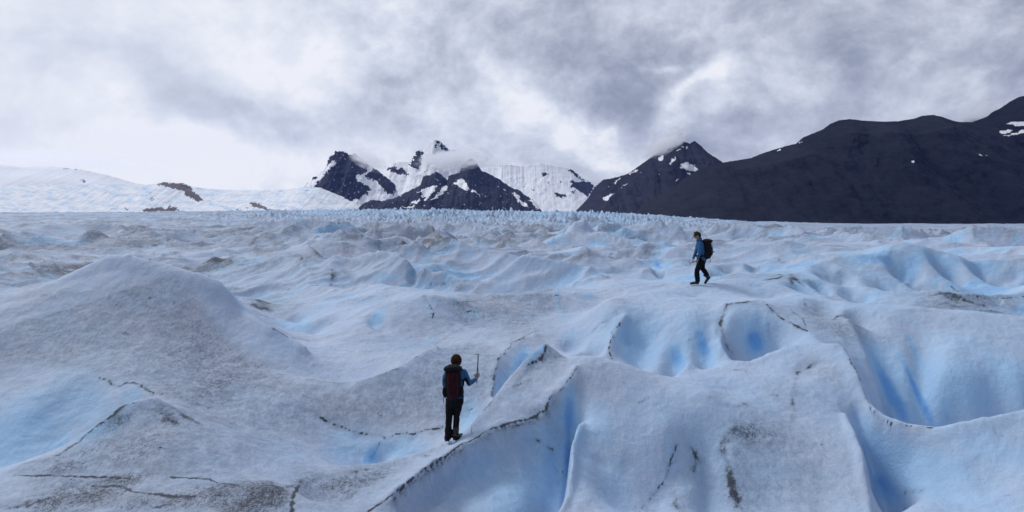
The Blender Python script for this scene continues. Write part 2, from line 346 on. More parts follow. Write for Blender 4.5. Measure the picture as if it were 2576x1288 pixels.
def solve(vals):
    z = None
    for lv, it in ((16, 400), (8, 300), (4, 250), (2, 200), (1, 160)):
        sh = (NR//lv, NT_//lv); lvv, fx = splat(vals, *sh)
        z = np.full(sh, -3.0) if z is None else up(z, sh)
        z = fill(lvv, fx, z, it)
    return z
def bil(Zg, pr, pt):
    a = np.clip((pr-LR0)/(LR1-LR0)*NR-.5, 0, NR-1.001); b = np.clip((pt+TH)/(2*TH)*NT_-.5, 0, NT_-1.001)
    i = a.astype(int); j = b.astype(int); fa = a-i; fb = b-j
    return (Zg[i, j]*(1-fa)*(1-fb)+Zg[i+1, j]*fa*(1-fb)+Zg[i, j+1]*(1-fa)*fb+Zg[i+1, j+1]*fa*fb)
_, sharp = splat(PZ*0, NR, NT_); sm = np.zeros((NR, NT_))
ii = np.clip(((PR-LR0)/(LR1-LR0)*NR).astype(int), 0, NR-1); jj = np.clip(((PT+TH)/(2*TH)*NT_).astype(int), 0, NT_-1)
sm[ii[PK == 's'], jj[PK == 's']] = 1; sm = np.clip(gauss(sm, 3.0)*10, 0, 1)
vals = PZ.copy()
for it in range(4):
    h = solve(vals)
    zz = gauss(h, .75)*sm + (1-sm)*gauss(h, 4.2)
    if it < 3: vals = vals + .75*np.clip(PZ - bil(zz, PR, PT), -.4, .4)*np.where(PK == 'p', .3, 1)
low = gauss(gauss(zz, 14), 14); NEAR = zz + .38*(zz-low)
for sg_ in (16, 7, 4):       # keep the crests where they were measured; the hollows between stay deeper
    er = bil(NEAR, PR, PT)-PZ; w_ = ((PK != 'p') & (er > -.02)).astype(float)
    num = np.zeros((NR, NT_)); den = np.zeros((NR, NT_)); np.add.at(num, (ii, jj), er*w_); np.add.at(den, (ii, jj), w_)
    num = gauss(num, sg_); den = gauss(den, sg_); NEAR = NEAR - num/(den+.0012*16/sg_)

# ---------------------------------------------------------------- the glacier sheet
dense = np.radians(np.linspace(-39, 39, 1180)); rest = np.radians(np.linspace(39, 321, 74)[1:-1])
th = np.concatenate([dense, rest])
rr = np.concatenate([np.geomspace(.6, 8.5, 26)[:-1], np.geomspace(8.5, 12, 90)[:-1], np.geomspace(12, 60, 640)[:-1], np.geomspace(60, 420, 380)[:-1], np.geomspace(420, 5600, 330)])
RR, TT = np.meshgrid(rr, th, indexing='ij')
X = RR*np.sin(TT); Y = RR*np.cos(TT)
Yc = np.maximum(Y, .55*RR); U = UC + F*X/Yc
near = bil(NEAR, np.clip(np.log(RR), LR0, LR1), np.clip(TT, -TH*.995, TH*.995))
side = np.abs((TT+np.pi) % (2*np.pi)-np.pi) > TH
farv = v_mean(np.clip(U, -900, 3400), np.minimum(Yc, 2600)); zf = (VH-farv)/F*np.minimum(Yc, 2600)
generic = np.interp(RR, [0, 3, 6, 12, 20, 60, 130], [-1.62, -1.85, -2.7, -3.7, -3.3, -2.4, -2.2])
generic = np.where(RR > 60, zf, generic)
ws = sstep(TH-.09, TH-.005, np.abs((TT+np.pi) % (2*np.pi)-np.pi))
wf = sstep(75, 125, RR)
Z = near*(1-ws)+generic*ws
Z = Z*(1-wf)+zf*wf
wn = 1-sstep(2.8, 6.4, RR)
Z = Z*(1-wn) + np.interp(RR, [0, 1.5, 3, 5, 6.5], [-1.62, -1.66, -1.95, -2.5, -2.9])*wn

def ridged(x, y, seed, warp=.35):
    wx = perlin(x*.7, y*.7, seed+50)*warp; wy = perlin(x*.7+9, y*.7-4, seed+60)*warp
    n = perlin(x+wx, y+wy, seed); return 1-np.minimum(np.abs(n)*1.9, 1)      # 1 at crests
def worley(x, y, seed):
    """distance to the nearest scattered point, and how near the border between two cells is"""
    xi = np.floor(x).astype(np.int64); yi = np.floor(y).astype(np.int64); f1 = np.full(x.shape, 9.0, np.float32); f2 = f1.copy(); cid = np.zeros(x.shape, np.float32)
    for ox in (-1, 0, 1):
        for oy in (-1, 0, 1):
            ix = xi+ox; iy = yi+oy; h = (ix*374761393 + iy*668265263 + seed*974711) & 0xffffffff
            h = ((h ^ (h >> 13))*1274126177) & 0xffffffff; h = h ^ (h >> 16)
            d_ = (ix+(h & 1023)/1023.0-x)**2+(iy+((h >> 10) & 1023)/1023.0-y)**2; d_ = np.sqrt(d_).astype(np.float32)
            cid = np.where(d_ < f1, ((h >> 20) & 1023)/1023.0, cid)
            f2 = np.minimum(f2, np.maximum(f1, d_)); f1 = np.minimum(f1, d_)
    return f1, f2-f1, cid
crest = np.zeros_like(Z); bowl = np.zeros_like(Z); face = np.zeros_like(Z)
cb, sb = math.cos(-.45), math.sin(-.45)
for k, (lam, amp, r0, r1) in enumerate(((3.4, 2.1, 23, 170), (8.5, 6.4, 25, 300), (22, 6.2, 130, 1200), (60, 8, 600, 9000))):
    i0 = np.searchsorted(rr, r0*.7); i1 = np.searchsorted(rr, r1*1.3); q = slice(i0, i1)
    w = sstep(r0*.75, r0*1.7, RR[q])*(1-.9*sstep(r1*.5, r1*1.3, RR[q]))
    px = X[q]*cb+Y[q]*sb; py = -X[q]*sb+Y[q]*cb
    px = px/(lam*1.7); py = py/lam
    px, py = px+.55*perlin(px*.8, py*.8, 300+k)+.15*perlin(px*3, py*3, 303+k), py+.55*perlin(px*.8+5, py*.8, 306+k)+.15*perlin(px*3, py*3+7, 309+k)
    f1, fd, cid = worley(px, py, 20+k)
    am = amp*w*np.clip(.62+.9*perlin(X[q]/(lam*3.1), Y[q]/(lam*3.1), 312+k), .15, 1.15)*(1-sstep(1440, 1560, U[q])*(1-sstep(29, 40, RR[q])))*(1-.7*sstep(1750, 2100, U[q])*sstep(250, 500, RR[q]))*(1-.42*sstep(1500, 1850, U[q])*(1-sstep(55, 130, RR[q])))*(1-.35*(1-sstep(400, 900, U[q])))
    zc = am*(np.minimum(f1, 1)**1.9-.24)
    Z[q] += zc
    sm_ = np.exp(-(fd/(.10 if k else .13))**2)*w*np.clip(am/amp*2, 0, 1)
    crest[q] = np.maximum(crest[q], sm_); face[q] = face[q]*(1-.7*w)+w*(cid**2.2)*(1.0 if k else .5); bowl[q] = np.maximum(bowl[q], w*np.clip(.42-f1, 0, 1)*1.8*np.clip(am/amp*1.5, 0, 1)); depth_m = np.zeros_like(Z)
# fissured middle and far ice: smooth bowls with sharp crests, coarser with distance
ca, sa = math.cos(.35), math.sin(.35)
Xr = X*ca+Y*sa; Yr = -X*sa+Y*ca
serac = np.exp(-(np.abs(U-1230)/640)**3)*sstep(200, 600, RR)
flat = sstep(1750, 2100, U)*sstep(250, 500, RR)
lam_list = ((.55, .035, 22, 60, .5), (1.3, .10, 24, 110, .55), (3.1, .25, 25, 330, 0.9), (7, .35, 40, 1000, 1.0), (16, .9, 90, 3000, 1.0), (36, 2.0, 200, 9000, 1.0), (80, 4.0, 700, 9000, 1.0))
for k, (lam, amp, r0, r1, g) in enumerate(lam_list):
    i0 = np.searchsorted(rr, r0*.7); i1 = np.searchsorted(rr, r1*1.3)
    slx = slice(i0, i1)
    w = sstep(r0*.7, r0*1.6, RR[slx])*(1-.85*sstep(r1*.5, r1*1.3, RR[slx]))
    q = ridged(Xr[slx]/(lam*2.3), Yr[slx]/lam, 3+k, .6)
    q2 = q**1.35
    am = amp*w*(.45+.9*np.clip(.5+perlin(X[slx]/(lam*4), Y[slx]/(lam*4), 80+k), 0, 1))
    am = am*(1+1.1*serac[slx])*(1-.72*flat[slx])*(1-.68*sstep(1450, 1850, U[slx])*(1-sstep(55, 150, RR[slx])))
    Z[slx] += am*(q2-.42)
    if 1 <= k <= 5:
        depth_m[slx] += w*(.45-q2)*.6
# spiky seracs towards the centre of the horizon
i0 = np.searchsorted(rr, 180); sl = slice(i0, np.searchsorted(rr, 1300))
q = np.abs(perlin(X[sl]/4.6, Y[sl]/7.5, 36)); q3 = np.abs(perlin(X[sl]/2.4, Y[sl]/4, 37))
Z[sl] += (np.clip(1-q*2.2, 0, 1)**1.6*4.2+np.clip(1-q3*2.2, 0, 1)**1.5*1.2-1.0)*serac[sl]*(1-sstep(700, 1200, RR[sl]))*np.clip(.6+.9*perlin(X[sl]/40, Y[sl]/40, 38), .1, 1.3)
i0 = np.searchsorted(rr, 330); sl = slice(i0, len(rr))
q = np.abs(perlin(X[sl]/11, Y[sl]/20, 31)); q3 = np.abs(perlin(X[sl]/5.5, Y[sl]/11, 33))
sp = (np.clip(1-q*2.2, 0, 1)**1.6)*7.5 + np.clip(1-q3*2.2, 0, 1)**1.5*3.0
Z[sl] += (sp*1.3-2.9)*serac[sl]*sstep(330, 1100, RR[sl])*np.clip(.55+.9*perlin(X[sl]/90, Y[sl]/90, 35), .12, 1.3)
# small relief everywhere
i1 = np.searchsorted(rr, 140); sl = slice(0, i1)
Z[sl] += .06*fbm(X[sl]/1.3, Y[sl]/1.3, 4, 41)*(1-.6*wn[sl]) + .017*fbm(X[sl]*3.3, Y[sl]*3.3, 2, 44) + .0055*perlin(X[sl]*10, Y[sl]*10, 46)

# ---------------------------------------------------------------- dirt, blue ice and grey film
dirt = np.zeros_like(Z); blue = np.zeros_like(Z); grey = np.zeros_like(Z)
ND = len(dense)
VV = VH - F*Z/np.maximum(Y, .3)
def hit(u, v):
    """first surface point met along the sight line: returns row, column"""
    t = math.atan((u-UC)/F); j = int(round((t-dense[0])/(dense[1]-dense[0]))); j = min(max(j, 0), ND-1)
    col = VV[:, j]; i0 = np.searchsorted(rr, 6)
    k = np.nonzero(col[i0:] <= v)[0]
    return (i0+k[0] if len(k) else len(rr)-1), j
def _window(i, j, rad):
    R0 = rr[i]; a = np.searchsorted(rr, max(R0-rad, .7)); b = np.searchsorted(rr, R0+rad)+1
    dj = int(rad/R0/(dense[1]-dense[0]))+2
    return slice(max(a, 0), b), slice(max(j-dj, 0), min(j+dj+1, ND))
window = _window
def dent(u, v, ru, depth, st=1.5, rot=0.0):
    i, j = hit(u, v); y = Y[i, j]; rx = ru*y/F; ry = rx*st
    s1, s2 = window(i, j, max(rx, ry)*2.4); dx = X[s1, s2]-X[i, j]; dy = Y[s1, s2]-Y[i, j]
    dx, dy = dx*math.cos(rot)+dy*math.sin(rot), -dx*math.sin(rot)+dy*math.cos(rot)
    Z[s1, s2] -= depth*np.exp(-((dx/rx)**2+(dy/ry)**2)**1.4)*(1+.3*perlin(X[s1, s2]*2, Y[s1, s2]*2, 95))
for a_ in ((949, 812, 20, .22, 2.5, .5),
           (2275, 675, 34, .8), (2380, 668, 26, 1.0, 2), (2480, 678, 28, 1.0, 2), (2062, 722, 16, .6, 2), (2010, 722, 30, .9), (2250, 722, 50, .5), (2150, 735, 30, .5), (2395, 740, 16, .6), (2496, 745, 14, .6), (2100, 690, 40, .6), (2330, 720, 40, .4), (1835, 662, 24, .6), (1810, 688, 22, .6), (1655, 675, 12, 1.0, 3), (1900, 668, 20, .4), (2560, 700, 50, .5), (2180, 800, 30, .2), (2150, 792, 22, .25),
           (1040, 690, 14, .4), (1490, 880, 30, .25), (1440, 870, 26, .2), (1640, 830, 40, .2), (1500, 1120, 40, .15), (2330, 1150, 60, .15), (2480, 1180, 60, .12), (150, 1060, 80, .2), (560, 1010, 60, .1), (1230, 1180, 50, .1), (1335, 1150, 30, .12)):
    dent(*a_)
VV = VH - F*Z/np.maximum(Y, .3)
def seg_dist(P, A, B):
    AB = B-A; t = np.clip(((P-A)@AB)/max(AB@AB, 1e-9), 0, 1)
    return np.linalg.norm(P-(A+t[..., None]*AB), axis=-1), t
def dline(w, strength, *pts, down=0.0):
    """dark sediment seam of half width w metres through points (u, v); down = how far it has washed downslope"""
    w = w*(.6 if w < .06 else .8)
    H = []
    for a, b in zip(pts[:-1], pts[1:]):
        n = max(1, int(math.hypot(a[0]-b[0], a[1]-b[1])/14))
        for k in range(n): H.append(hit(a[0]+(b[0]-a[0])*k/n, a[1]+(b[1]-a[1])*k/n))
    H.append(hit(*pts[-1]))
    for (i, j), (i2, j2) in zip(H[:-1], H[1:]):
        A = np.array([X[i, j], Y[i, j], Z[i, j]]); B = np.array([X[i2, j2], Y[i2, j2], Z[i2, j2]])
        if np.linalg.norm(A-B) > 1.6: continue
        rad = np.linalg.norm(A-B)+w*4+down*2
        s1, s2 = window(i, j, rad)
        P = np.stack([X[s1, s2], Y[s1, s2], Z[s1, s2]], -1)
        wob = (perlin(P[..., 0]*5, P[..., 1]*5, 70)+.6*perlin(P[..., 0]*14, P[..., 1]*14, 71))
        jit = .05*perlin(P[..., 0]*3.1, P[..., 1]*3.1, 72)+.035*perlin(P[..., 0]*11, P[..., 1]*11, 73)
        jit2 = .05*perlin(P[..., 0]*3.1, P[..., 1]*3.1, 74)+.035*perlin(P[..., 0]*11, P[..., 1]*11, 75)
        P = P+np.stack([jit, jit2, 0*jit], -1)*min(1.0, rr[i]/22)
        d, t = seg_dist(P, A, B); zl = A[2]+(B[2]-A[2])*t
        below = np.clip((zl-P[..., 2]), 0, 9)
        ww = w*(1+.6*wob)
        kc, kh, kw = (.66, .42, 2.4) if w < .04 else (.22, .58, 1.6)
        if w >= .04: strength_v = strength*(.72 if w > .09 else .95)*np.clip(.85+.9*perlin(P[..., 0]*1.7, P[..., 1]*1.7, 76), .5, 1.15)
        else: strength_v = strength
        val = strength_v*(kc*np.exp(-(d/np.maximum(ww*.62, w*.3))**2)+kh*np.exp(-(d/(w*kw))**2))*np.clip(1+.5*wob, .55, 1.25)
        if down: val = np.maximum(val, .5*strength*np.exp(-(d/(down*(1+.5*wob)))**2)*sstep(0, .05, below))
        dirt[s1, s2] = np.maximum(dirt[s1, s2], val)
def blob(arr, u, v, ru, rv, amt, deep=2.2, rot=0):
    i, j = hit(u, v); c = np.array([X[i, j], Y[i, j], Z[i, j]]); y = c[1]
    rx, rz = ru*y/F, rv*y/F; ry = max(rx, rz)*deep
    s1, s2 = window(i, j, max(rx, ry, rz)*2.3)
    dx = X[s1, s2]-c[0]; dy = Y[s1, s2]-c[1]; dz = Z[s1, s2]-c[2]
    if rot: dx, dz = dx*math.cos(rot)+dz*math.sin(rot), -dx*math.sin(rot)+dz*math.cos(rot)
    wob = 1+.22*perlin(X[s1, s2]*1.6, Y[s1, s2]*1.6, 90)+.1*perlin(X[s1, s2]*6, Y[s1, s2]*6, 91)
    d = ((dx/rx)**2+(dy/ry)**2+(dz/rz)**2)*wob
    arr[s1, s2] = np.maximum(arr[s1, s2], amt*np.exp(-d*.9)) if amt > 0 else arr[s1, s2]*(1+amt*np.exp(-d))

# general rule for the middle and far ice
zone = sstep(24, 55, RR)
lumps = fbm(X/22, Y/22, 3, 101); lum2 = fbm(X/6, Y/6, 3, 105)
leftd = 1-sstep(500, 1250, U)
far_r = sstep(1650, 2000, U)*sstep(140, 260, RR)
seam = crest*np.clip(.38+1.7*lum2, 0, 1)
dirt += zone*seam*(.95+.25*leftd)*(1-.6*serac)
grey += zone*face*.85
grey += zone*np.clip(.0+.9*lumps+.35*leftd+.55*far_r, 0, 1)*(1-.5*serac)*(.85)
grey *= 1-.85*(sstep(1500, 1800, U)*sstep(52, 70, RR)*(1-sstep(120, 200, RR)))
streak = sstep(.25, .6, fbm(X/30, Y/9, 4, 111)+.25*leftd*sstep(100, 300, RR))*sstep(90, 200, RR)
dirt += streak*(.16+.22*leftd+.14*far_r)*(1-.8*serac)
blue += sstep(20, 40, RR)*np.clip((depth_m*1.2+bowl*1.7)*(.4+1.2*np.clip(fbm(X/14, Y/14, 2, 121)+.15, 0, 1)), 0, .6)
blue += serac*(.10+.25*np.clip(fbm(X/40, Y/40, 3, 125)+.2, 0, 1)) + serac*sstep(300, 900, RR)*.26*sstep(.5, .9, np.clip(np.abs(perlin(X/9, Y/20, 31))*2.2, 0, 1))
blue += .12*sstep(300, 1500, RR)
# near ice
nearw = 1-sstep(40, 60, RR)
blue += nearw*(.05+.14*np.clip(fbm(X/3.5, Y/3.5, 3, 131)+.1, 0, 1)+.10*sstep(1300, 1900, U)+.05)
grey += nearw*np.clip(.18+.5*fbm(X/2.2, Y/2.2, 3, 141), 0, .6)*(1-.55*sstep(1250, 1700, U))

def B(u, v, a, b, q, **k): blob(blue, u, v, a, b, q*(1.18 if q > .75 else 1.0), **k)
B(1600, 850, 110, 90, .45); B(1900, 835, 100, 80, .48); B(1755, 850, 90, 80, .45); B(2265, 970, 110, 130, .55); B(2440, 960, 200, 130, .42); B(1430, 1150, 90, 150, .5); B(60, 1080, 150, 90, .62); B(180, 1020, 150, 80, .5); B(250, 1065, 60, 45, .72); B(140, 1125, 90, 40, .66); B(20, 1150, 90, 40, .62); B(330, 995, 50, 25, .5)
B(1432, 1060, 22, 70, .95); B(1432, 1150, 26, 60, .9); B(1415, 1235, 40, 60, .7); B(1360, 1110, 70, 60, .5); B(1200, 1190, 130, 60, .42); B(1290, 1240, 120, 60, .48); B(1385, 1190, 60, 90, .6)
B(1500, 1080, 80, 90, .38); B(1540, 1220, 100, 80, .38); B(1350, 880, 46, 18, .8, rot=.8); B(1310, 910, 50, 20, .85, rot=.9); B(1278, 945, 40, 22, .6, rot=.9); B(1255, 975, 20, 40, .45)
B(1180, 1045, 26, 60, .6); B(1170, 1080, 25, 30, .55); B(1000, 1130, 120, 30, .55); B(935, 1145, 24, 32, .9, rot=-.6); B(880, 1130, 90, 30, .45); B(860, 1100, 60, 20, .4)
B(1600, 870, 62, 60, .68); B(1575, 850, 40, 40, .6); B(1640, 830, 40, 50, .45); B(1768, 865, 20, 52, .98); B(1704, 900, 24, 42, .9); B(1900, 860, 32, 36, 1.15); B(1895, 820, 60, 44, .6); B(1960, 830, 40, 30, .3)
B(1735, 800, 60, 40, .35); B(2240, 990, 24, 110, 1.1); B(2215, 900, 30, 60, .6); B(2312, 1000, 14, 110, 1.05); B(2308, 900, 12, 70, .7); B(2420, 980, 160, 90, .55); B(2540, 950, 100, 90, .5); B(2360, 1010, 40, 80, .6); B(2400, 870, 200, 50, .35)
B(2158, 1060, 18, 40, .55); B(2170, 1110, 22, 40, .6); B(2222, 1225, 30, 45, .95); B(2210, 1160, 40, 60, .75); B(2300, 1160, 150, 60, .5); B(2500, 1130, 160, 60, .42); B(2400, 1250, 170, 50, .38); B(2270, 1190, 80, 50, .6)
B(750, 822, 70, 16, .62); B(949, 806, 22, 30, .7); B(1086, 857, 12, 14, .6); B(1190, 790, 18, 12, .65); B(1325, 790, 8, 20, .4); B(1085, 790, 20, 20, .3); B(1404, 745, 5, 45, .75, deep=6)
B(965, 700, 40, 12, .6); B(1040, 690, 12, 18, .75); B(1230, 690, 14, 8, .5); B(875, 740, 30, 8, .5); B(1655, 670, 10, 26, 1.0); B(1480, 745, 30, 18, .4)
B(2010, 725, 30, 28, .7); B(2062, 720, 10, 30, .6); B(1990, 712, 12, 16, .7); B(2060, 740, 22, 26, .55); B(2130, 740, 18, 30, .5); B(2150, 790, 20, 24, .3); B(2275, 672, 40, 18, .6); B(2380, 665, 24, 34, .65); B(2480, 675, 26, 36, .6); B(2260, 655, 30, 22, .4)
B(2395, 738, 14, 18, .5); B(2496, 744, 12, 12, .6); B(2560, 746, 20, 10, .5); B(1835, 660, 22, 20, .75); B(1810, 690, 30, 22, .55); B(1880, 680, 24, 24, .4); B(2320, 625, 18, 10, .5); B(2100, 690, 60, 30, .35); B(2250, 720, 60, 40, .4)
B(1350, 1020, 30, 16, .22); B(1830, 1017, 30, 10, .4); B(1690, 1140, 22, 60, .42); B(1720, 1215, 14, 30, .4); B(1490, 870, 40, 30, .3); B(1440, 860, 30, 40, .35)
B(1030, 640, 14, 10, .5); B(1420, 610, 30, 8, .4)

G = lambda *a, **k: blob(grey, *a, **k)
G(350, 850, 240, 90, .6, deep=3); G(520, 900, 120, 60, .75, rot=-.6, deep=3); G(250, 780, 200, 60, .4, deep=3); G(620, 970, 120, 50, .7, deep=3); G(450, 960, 140, 40, .6, deep=3); G(760, 1040, 150, 50, .65, deep=3); G(1000, 1010, 140, 70, .7, deep=3)
G(380, 1100, 190, 70, .75, deep=3); G(300, 1060, 60, 40, .8); G(250, 1240, 330, 32, .7, deep=3); G(700, 1240, 200, 26, .8, deep=3); G(900, 1225, 140, 26, .7); G(1100, 900, 150, 60, .6, deep=3); G(1270, 780, 130, 60, .75, deep=3); G(1100, 820, 110, 40, .6, deep=3)
G(1180, 720, 90, 25, .6); G(1390, 900, 50, 30, .7); G(1500, 1130, 100, 80, .25); G(1950, 1150, 170, 90, .55, deep=3); G(1880, 1230, 120, 60, .6); G(2030, 1000, 60, 60, .5); G(2100, 820, 110, 40, .65, deep=3)
G(2460, 755, 130, 22, .95, deep=3); G(1500, 960, 120, 40, .4); G(1960, 640, 40, 15, .4); G(1970, 700, 80, 16, .85); G(1850, 700, 60, 12, .6); G(660, 770, 40, 16, .9); G(840, 690, 50, 18, .8); G(1320, 970, 60, 30, .5)
for u_, v_, a_, b_ in ((1480, 1060, 60, 40), (720, 900, 80, 30), (560, 740, 60, 60), (560, 820, 60, 60), (780, 1155, 110, 16), (940, 1155, 110, 16), (1890, 945, 140, 30), (340, 1262, 70, 9)):
    blob(grey, u_, v_, a_, b_, -.9); blob(dirt, u_, v_, a_, b_, -.8)

D = dline
D(.035, 1.25, (925, 1288), (965, 1264), (998, 1240), (1046, 1199), (1097, 1166), (1132, 1142), (1183, 1108), (1228, 1084), (1286, 1066), (1355, 1050), (1371, 1034), (1383, 1004), down=.16)
D(.02, .9, (1383, 1004), (1410, 984), (1434, 953), (1451, 925))
D(.03, .85, (1187, 1095), (1188, 1066), (1207, 1045), (1231, 1018), (1256, 989)); D(.05, .7, (1225, 1020), (1240, 1010))
D(.03, .95, (806, 1052), (856, 1077), (908, 1091), (960, 1096), (972, 1106)); D(.035, 1.0, (985, 1103), (995, 1093), (1025, 1091), (1046, 1094), (1056, 1086), (1090, 1081), (1115, 1074)); D(.02, .8, (963, 1110), (945, 1140), (925, 1168))
D(.07, .62, (700, 940), (760, 953), (850, 965), (920, 958), (1000, 928), (1050, 897)); D(.05, .35, (1050, 897), (1120, 850), (1180, 815))
D(.03, .8, (1350, 833), (1303, 855), (1272, 882), (1256, 903), (1246, 932), (1242, 970), (1236, 1000)); D(.08, .6, (1330, 842), (1290, 864))
D(.05, .9, (1376, 874), (1368, 888), (1354, 906), (1330, 920)); D(.03, .5, (1290, 972), (1330, 960), (1370, 958))
D(.04, 1.0, (1561, 813), (1546, 834), (1536, 861), (1532, 889), (1538, 903)); D(.08, .9, (1556, 790), (1540, 800), (1515, 815)); D(.15, .8, (1545, 792), (1530, 802)); D(.05, .5, (1515, 815), (1480, 845))
D(.08, .9, (1838, 896), (1823, 868), (1813, 834), (1816, 799), (1828, 770), (1860, 762), (1895, 760)); D(.045, 1.1, (1910, 748), (1931, 768), (1952, 792), (1983, 809), (2010, 826), (2030, 834)); D(.03, .4, (1930, 790), (1935, 860)); D(.02, .45, (1733, 850), (1728, 905))
D(.03, .6, (1985, 770), (1998, 790), (2020, 800), (2024, 828)); D(.03, .7, (2010, 735), (2024, 750), (2026, 770)); D(.04, .8, (1995, 722), (2012, 744))
D(.06, .75, (2104, 870), (2088, 893), (2047, 920), (2009, 939), (1992, 980), (1999, 1032), (2002, 1056)); D(.03, 1.15, (2138, 905), (2161, 948), (2179, 1011), (2198, 1044), (2223, 1063), (2260, 1068), (2330, 1077), (2345, 1078)); D(.03, .5, (2378, 1035), (2384, 1065))
D(.13, 1.0, (1860, 1075), (1818, 1098), (1820, 1135), (1831, 1180), (1843, 1237), (1868, 1288)); D(.2, .4, (1870, 1075), (1830, 1110)); D(.12, 1.0, (1747, 1139), (1752, 1160), (1740, 1185), (1712, 1218), (1694, 1245), (1708, 1288)); D(.035, .85, (1703, 1118), (1690, 1160), (1678, 1190), (1650, 1245), (1605, 1288))
D(.13, .8, (1780, 996), (1800, 1000), (1815, 990)); D(.1, .6, (1820, 1022), (1850, 1026), (1880, 1015)); D(.05, .6, (1845, 930), (1880, 935)); D(.12, .6, (2125, 830), (2150, 812), (2165, 850)); D(.05, .6, (2090, 805), (2130, 790))
D(.03, .6, (2168, 1110), (2182, 1180), (2186, 1240)); D(.05, .6, (2275, 1245), (2320, 1235)); D(.03, .7, (2200, 1288), (2220, 1275)); D(.02, .8, (1395, 1170), (1410, 1200), (1400, 1225), (1415, 1190)); D(.04, .9, (1375, 1130), (1390, 1134)); 
D(.03, .85, (250, 950), (285, 968), (300, 974), (318, 964), (336, 962), (365, 978), (398, 1003)); D(.035, .9, (345, 1010), (310, 1022), (270, 1055), (210, 1104)); D(.06, .7, (210, 1106), (150, 1142), (70, 1162), (0, 1199)); D(.16, .75, (385, 1012), (410, 1035), (440, 1065)); D(.1, .5, (400, 1005), (470, 1050), (520, 1080))
D(.035, .95, (40, 1196), (160, 1198), (260, 1203), (330, 1204)); D(.04, .95, (430, 1202), (520, 1206), (560, 1215), (600, 1222)); D(.06, .6, (70, 1275), (120, 1255), (210, 1243), (290, 1252), (350, 1272), (400, 1278), (440, 1262)); D(.06, 1.0, (240, 1222), (300, 1225), (350, 1240), (440, 1250), (520, 1255))
D(.08, .5, (440, 1262), (540, 1250), (640, 1235), (740, 1225), (800, 1205)); D(.1, .6, (735, 1190), (770, 1205), (850, 1200), (930, 1180), (1000, 1163), (1080, 1145), down=.5); D(.2, .6, (820, 1230), (900, 1215), (980, 1200)); D(.04, .9, (735, 1288), (738, 1250), (760, 1210)); D(.1, .7, (20, 1280), (60, 1270))
D(.03, .9, (1069, 745), (1080, 768), (1090, 785), (1088, 800)); D(.03, .9, (1170, 786), (1190, 782), (1203, 790)); D(.12, .8, (1130, 768), (1165, 762), (1200, 755)); D(.1, .7, (1100, 756), (1140, 770)); D(.025, .6, (1402, 708), (1407, 745), (1409, 780)); D(.1, .85, (1085, 720), (1120, 715), (1150, 722)); D(.12, .8, (1140, 712), (1175, 707))
D(.25, 1.0, (615, 772), (650, 757), (690, 765)); D(.2, .8, (650, 775), (690, 782)); D(.06, .7, (640, 790), (690, 802)); D(.15, .8, (580, 727), (640, 716)); D(.12, .8, (690, 730), (740, 728)); D(.1, .8, (835, 680), (838, 700), (830, 720)); D(.15, .8, (790, 690), (830, 678)); D(.05, .7, (684, 824), (720, 848), (775, 858)); D(.04, .6, (830, 815), (880, 800))
D(.1, .8, (1500, 690), (1530, 700), (1550, 715)); D(.04, .6, (1640, 640), (1660, 636)); D(.5, .5, (1100, 668), (1120, 680)); D(.2, 1.0, (1920, 705), (1950, 700), (1985, 690), (2000, 705)); D(.1, .9, (1985, 700), (1992, 716)); D(.15, .7, (1800, 695), (1860, 690), (1905, 700)); D(.06, .8, (1955, 690), (2000, 700), (2025, 725), (2015, 742), (1995, 745))
D(.05, 1.0, (2388, 705), (2393, 720), (2386, 740)); D(.1, .8, (2340, 745), (2386, 738), (2420, 755), (2480, 772)); D(.05, .9, (2393, 722), (2410, 735), (2418, 755)); D(.05, .9, (2460, 748), (2490, 738), (2500, 748)); D(.05, .8, (2510, 752), (2576, 748)); D(.25, .6, (2400, 770), (2460, 780), (2570, 790)); D(.15, .5, (2250, 785), (2330, 780)); D(.1, .7, (1950, 650), (1972, 664)); D(.3, .5, (2350, 620), (2420, 618), (2500, 622))
def region(arr, amt, soft, r0, r1, *poly):
    a = np.searchsorted(rr, r0); b = np.searchsorted(rr, r1); q = (slice(a, b), slice(0, ND))
    pu = U[q]+14*perlin(X[q]*1.3, Y[q]*1.3, 400)+6*perlin(X[q]*5, Y[q]*5, 401); pv = VV[q]+9*perlin(X[q]*1.3, Y[q]*1.3, 402)+4*perlin(X[q]*5, Y[q]*5, 403)
    c = np.zeros(pu.shape, bool); n = len(poly)
    for i in range(n):
        x1, y1 = poly[i]; x2, y2 = poly[(i+1) % n]
        if y1 != y2: c ^= ((y1 > pv) != (y2 > pv)) & (pu < (x2-x1)*(pv-y1)/(y2-y1)+x1)
    m_ = gauss(c.astype(np.float64), soft)
    arr[q] = np.maximum(arr[q], amt*m_) if amt > 0 else arr[q]*(1+amt*m_)
region(grey, .78, 4, 13, 23, (0, 740), (150, 705), (270, 655), (330, 655), (420, 690), (480, 730), (540, 800), (600, 870), (660, 920), (740, 960), (850, 975), (960, 960), (1040, 930), (1100, 880), (1180, 860), (1260, 880), (1240, 960), (1200, 1040), (1110, 1065), (960, 1085), (860, 1070), (760, 1040), (600, 1090), (500, 1050), (430, 1010), (300, 965), (200, 940), (100, 925), (-50, 915))  # grey dirt that doubles as painted shade on the left mound's near face
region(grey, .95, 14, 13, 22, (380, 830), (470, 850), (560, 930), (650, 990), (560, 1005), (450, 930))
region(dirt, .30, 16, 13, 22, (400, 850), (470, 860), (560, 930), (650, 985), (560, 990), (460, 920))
region(grey, .68, 4, 11.5, 15.2, (0, 1204), (200, 1112), (300, 1027), (390, 1008), (430, 1040), (500, 1100), (600, 1140), (500, 1180), (300, 1200))
region(grey, .55, 8, 10.5, 15, (0, 1200), (300, 1205), (600, 1215), (800, 1190), (1000, 1165), (1000, 1200), (900, 1288), (0, 1300))
